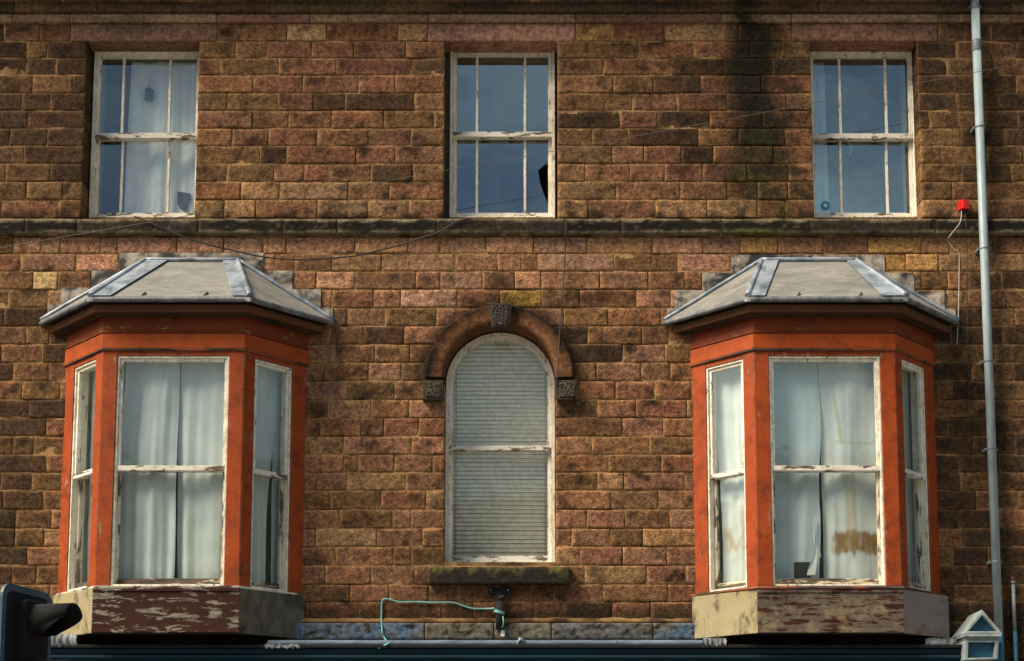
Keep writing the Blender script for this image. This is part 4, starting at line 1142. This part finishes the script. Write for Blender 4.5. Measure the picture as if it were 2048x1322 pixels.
mb.tube([(xs_, -.06, Z(1262, -.06)), (xs_, -.06, Z(1166, -.06))], .016, 14); mb.tube([(xs_, -.06, Z(1168, -.06)), (xs_, -.06, Z(1162, -.06))], .019, 14); mb.build('bare_pipe', 'pipe_ring', sp)
mb = MB(); mb.tube([(xs_, -.06, 0), (xs_, -.06, Z(1262, -.06))], .018, 14); mb.build('painted_pipe', 'blue', sp)
mb = MB(); mb.tube([(xs_, -.06, Z(1162, -.06)), (xs_, -.06, Z(1155, -.06)), (xs_, -.04, Z(1152, -.06))], [.006, .010, .004], 8); mb.build('copper_tip', 'sill_wood', sp)

al = empty('alarm_box', W(1925, 411, -.05)); tag(al, 'small bright red alarm box on the wall beside the drainpipe', 'alarm')
T, L = facet((X(1914, 411, -.03), -.03), (X(1924, 411, -.085), -.085)); 
mb = MB(); a_, m_, b_ = X(1914.5, 411), X(1925, 411, -.08), X(1936, 411)
z0_, z1_ = Z(419.5, -.05), Z(401.5, -.05)
for zz in (z0_, z1_): pass
pl_ = [(a_, -.018), (a_+.006, -.055), (m_-.004, -.085), (m_+.02, -.085), (b_, -.06), (b_, -.018)]
va = [mb.vert(x, -y, z0_) for x, y in pl_]; vb = [mb.vert(x, -y, z1_) for x, y in pl_]
mb.face(va[::-1]); mb.face(vb)
for k in range(6): mb.face((va[k], va[(k+1) % 6], vb[(k+1) % 6], vb[k]))
mb.build('cover', 'red', al, bevel=.005)
mb = MB(); mb.box((a_+b_)/2-.02, (a_+b_)/2+.03, .018, .06, z0_-.03, z0_-.002); mb.build('cable_gland', 'black', al, bevel=.004)
def smooth(pts, n=8):
    out_ = []; P = [pts[0]]+list(pts)+[pts[-1]]
    for k in range(1, len(P)-2):
        for q in range(n):
            t = q/n; a, b, c, d = P[k-1], P[k], P[k+1], P[k+2]
            out_.append(tuple(.5*((2*b[i])+(-a[i]+c[i])*t+(2*a[i]-5*b[i]+4*c[i]-d[i])*t*t+(-a[i]+3*b[i]-3*c[i]+d[i])*t**3) for i in range(len(a))))
    out_.append(tuple(pts[-1])); return out_
def cable(name, pts, r, mat, label, cat='cable', Y=-.03):
    mb = MB(); pts = [(p[0], p[1], p[2] if len(p) > 2 else Y) for p in pts]
    mb.tube([W(*p) for p in smooth(pts)], r, 8)
    return tag(mb.build(name, mat), label, cat)
S_ = -.085
cable('cable', [(1923, 422, -.05), (1922, 437, -.07), (1919, 447, -.11), (1910, 459, -.11), (1899, 473, -.10), (1896, 480, -.05), (1899, 488), (1910, 500), (1918, 509), (1918, 560), (1917, 620), (1914, 690)], .0045, 'cable_grey', 'thin grey cable curling down from the red alarm box')
cable('cable', [(1930, 423, -.05), (1931, 440, -.11), (1932, 465, -.11), (1934, 500), (1935, 560), (1936, 700), (1940, 900)], .003, 'cable_black', 'thin dark cable hanging straight down below the red alarm box')
cable('cable', [(268, 433, -.09), (280, 437, S_), (327, 457, S_), (345, 465, S_), (399, 484.5, -.08), (479, 504, -.05), (526, 513.5, -.045), (581, 519, -.04), (635, 518, -.04), (700, 513, -.04), (727, 508, -.04), (800, 490, -.05), (850, 473.6, -.08), (878, 464.5, S_), (912, 444.5, S_), (941, 436.5, -.09)], .007, 'cable_black', 'black cable sagging below the string course between two upper windows')
cable('cable', [(1128, 434, -.09), (1131, 440, S_), (1130.5, 466, S_), (1130, 510, -.05), (1121, 648, -.05), (1114, 757, -.11), (1113, 800, -.04)], .0055, 'cable_black', 'black cable dropping past the right shoulder of the arched window')
mb = MB(); A, B = W(-900, 644, -.2), W(3000, -61, -.2)
mb.tube([A.lerp(B, k/40)+Vector((0, 0, -.10*math.sin(math.pi*k/40))) for k in range(41)], .0024, 8)
tag(mb.build('overhead_wire', 'wire'), 'long thin overhead wire rising across the whole facade', 'wire')
# black bracket under the arched window's sill, with a green cable tied to it
br = empty('pole_bracket', W(998, 1258, -.1)); tag(br, 'black metal pole bracket bolted below the arched window sill', 'bracket')
mb = MB(); Y = -.05; mb.box(X(976, 1181, Y), X(1022.5, 1181, Y), .014, .05, Z(1187.5, Y), Z(1176, Y)); mb.build('cross_plate', 'black', br, bevel=.003)
for px in (981, 1016):
    mb = MB(); c = W(px, 1180.5, -.05); mb.tube([c, c+Vector((0, -.008, 0))], .007, 8); mb.build('bolt', 'cable_grey', br)
mb = MB(); Y = -.07; mb.box(X(993, 1215, Y), X(1005, 1215, Y), .014, .065, Z(1240, Y), Z(1187, Y)); mb.build('stem', 'black', br, bevel=.004)
mb = MB(); x = X(999.5, 1235, -.09); mb.tube([(x, -.09, Z(1258, -.09)), (x, -.09, Z(1204, -.09))], .036, 16); mb.build('tube', 'black', br)
mb = MB(); c = W(999, 1197, -.09); mb.tube([c, c+Vector((.03, -.01, .012)), c+Vector((.05, -.01, .02))], [.016, .018, .012], 8); mb.build('clamp_knob', 'black', br)
gc = empty('green_cable', W(764, 1262, -.03)); tag(gc, 'green cable looped from the black pole bracket down to the gutter', 'cable')
mb = MB(); P = [(757, 1297, -.34), (766, 1291, -.34), (777, 1286.5, -.34), (769, 1276, -.09), (764.6, 1262, -.09), (763, 1240, -.04), (763, 1227), (764, 1204), (769, 1198), (779.6, 1199), (799, 1204), (830, 1203.6), (865, 1205), (903.7, 1205), (924.7, 1211), (945.6, 1217), (970, 1217.5), (989, 1216.5, -.12)]
mb.tube([W(*p) for p in smooth([(p[0], p[1], p[2] if len(p) > 2 else -.03) for p in P])], .0075, 8); mb.build('run', 'cable_green', gc)
mb = MB(); c = Vector((X(998.5, 1225, -.09), -.09, Z(1225, -.09)))
for dz in (0, .014): mb.tube([c+Vector((.043*math.cos(a), .043*math.sin(a), dz-.014*math.cos(a*1.0+.6))) for a in [2*math.pi*k/24 for k in range(25)]], .0065, 8, cap=False)
mb.build('loop', 'cable_green', gc)
mb = MB(); mb.tube([W(1006, 1232, -.13), W(1007, 1245, -.13), W(1005, 1256, -.12)], .005, 8); mb.build('tail', 'cable_green', gc)
tg = MB(); Y = -.095; tg.box(X(1001.5, 1266, Y), X(1009.5, 1266, Y), .085, .097, Z(1273, Y), Z(1260, Y))
tag(tg.build('white_tag', 'tag', bevel=.003), 'small white plastic tag hanging below the black pole bracket', 'tag')

# ------------------------------------------------------------------ traffic signal at the kerb, bottom left
SYD = -5.7
def sig():
    c0 = W(5, 1163, SYD)                                  # near upper corner of the backing board
    th = R(76); u = (math.cos(th), math.sin(th))
    P = (c0.x, c0.y); Q = (c0.x+u[0], c0.y+u[1]); T, _ = facet(P, Q)
    zt = c0.z; Wd, H = .45, 1.02
    s = empty('traffic_signal', (T(Wd/2, -.1, 0)[0], T(Wd/2, -.1, 0)[1], .12))
    tag(s, 'black traffic signal head with a pale blue bordered backing board at the lower left', 'traffic light')
    def rr_(u0, u1, z0, z1, r, n=6):
        L = []
        for cx, cz, a0 in ((u1-r, z1-r, 0), (u0+r, z1-r, 90), (u0+r, z0+r, 180), (u1-r, z0+r, 270)):
            for k in range(n+1):
                a = R(a0+90*k/n); L.append((cx+r*math.cos(a), cz+r*math.sin(a)))
        return L
    mb = MB(T); mb.band(rr_(0, Wd, zt-H, zt, .07), rr_(.035, Wd-.035, zt-H+.035, zt-.035, .05), -.012, .004, True); mb.build('board_border', 'border_blue', s)
    mb = MB(T); mb.prism(rr_(.033, Wd-.033, zt-H+.033, zt-.033, .052), -.010, .002); mb.build('backing_board', 'signal_black', s)
    mb = MB(T); mb.prism(rr_(.11, Wd-.11, zt-H+.07, zt-.07, .05), -.20, .06); mb.build('housing', 'signal_black', s, bevel=.01)
    cu = Wd/2
    for k in range(3):
        cz = zt-.175-k*.29; r = .088
        mb = MB(T); n = 30; rows = []
        for i in range(n+1):
            a = R(-55+290*i/n); ln = .21 if 20 < -55+290*i/n < 160 else .21-.13*sstep(20, -55, -55+290*i/n if i < n/2 else 180-(-55+290*i/n))
            rows.append([mb.vert(cu+rr*math.cos(a), v, cz+rr*math.sin(a)) for rr, v in ((r, .058), (r, .06+ln), (r-.006, .06+ln), (r-.006, .058))])
        for A, B in zip(rows, rows[1:]):
            for q in range(4): mb.face((A[q], A[(q+1) % 4], B[(q+1) % 4], B[q]), True)
        mb.build('visor', 'signal_black', s)
        mb = MB(T); q = [mb.vert(cu+(r-.008)*math.cos(2*math.pi*j/24), .066, cz+(r-.008)*math.sin(2*math.pi*j/24)) for j in range(24)]; mb.face(q); mb.build('lens', 'lens', s)
    mb = MB(); p = T(cu, -.15, 0); mb.tube([(p[0], p[1], .0), (p[0], p[1], zt-.1)], .057, 16); mb.build('pole', 'signal_black', s)
sig()

# ------------------------------------------------------------------ ground and the wooded valley side across the street
def sheet(name, x0, x1, y0, y1, z, mat, kind='structure', h=.0):
    mb = MB()
    if h: mb.box(x0, x1, -y1, -y0, z-h, z)
    else: mb.poly([(x0, y0, z), (x1, y0, z), (x1, y1, z), (x0, y1, z)])
    return tag(mb.build(name, mat), kind=kind)
sheet('ground', -600, 600, -600, 600, -.02, 'paving')
sheet('pavement', -40, 40, -9.3, 0, .12, 'paving', h=.13)
sheet('road', -60, 60, -19.5, -9.3, -.012, 'asphalt')
mb = MB(); N = 360; rows = []
for k in range(N+1):
    a = 2*math.pi*k/N; dx, dy = math.sin(a), -math.cos(a)
    hgt = 30+3.2*nz3(dx*3.5, dy*3.5, 2)+2.2*nz3(dx*13, dy*13, 5)+1.5*nz3(dx*45, dy*45, 8)+.9*nz3(dx*120, dy*120, 1)
    hgt += 9*math.exp(-((a-R(262))/R(7))**2)
    if dy > .35: hgt = 3
    rows.append([mb.vert(d*dx, -(d*dy), z) for d, z in ((92, -.5), (100, hgt*.55), (112, hgt), (180, hgt*.8))])
for A, B in zip(rows, rows[1:]):
    for q in range(3): mb.face((A[q], B[q], B[q+1], A[q+1]), True)
tag(mb.build('hill', 'wood_hill', normals=False), kind='structure')
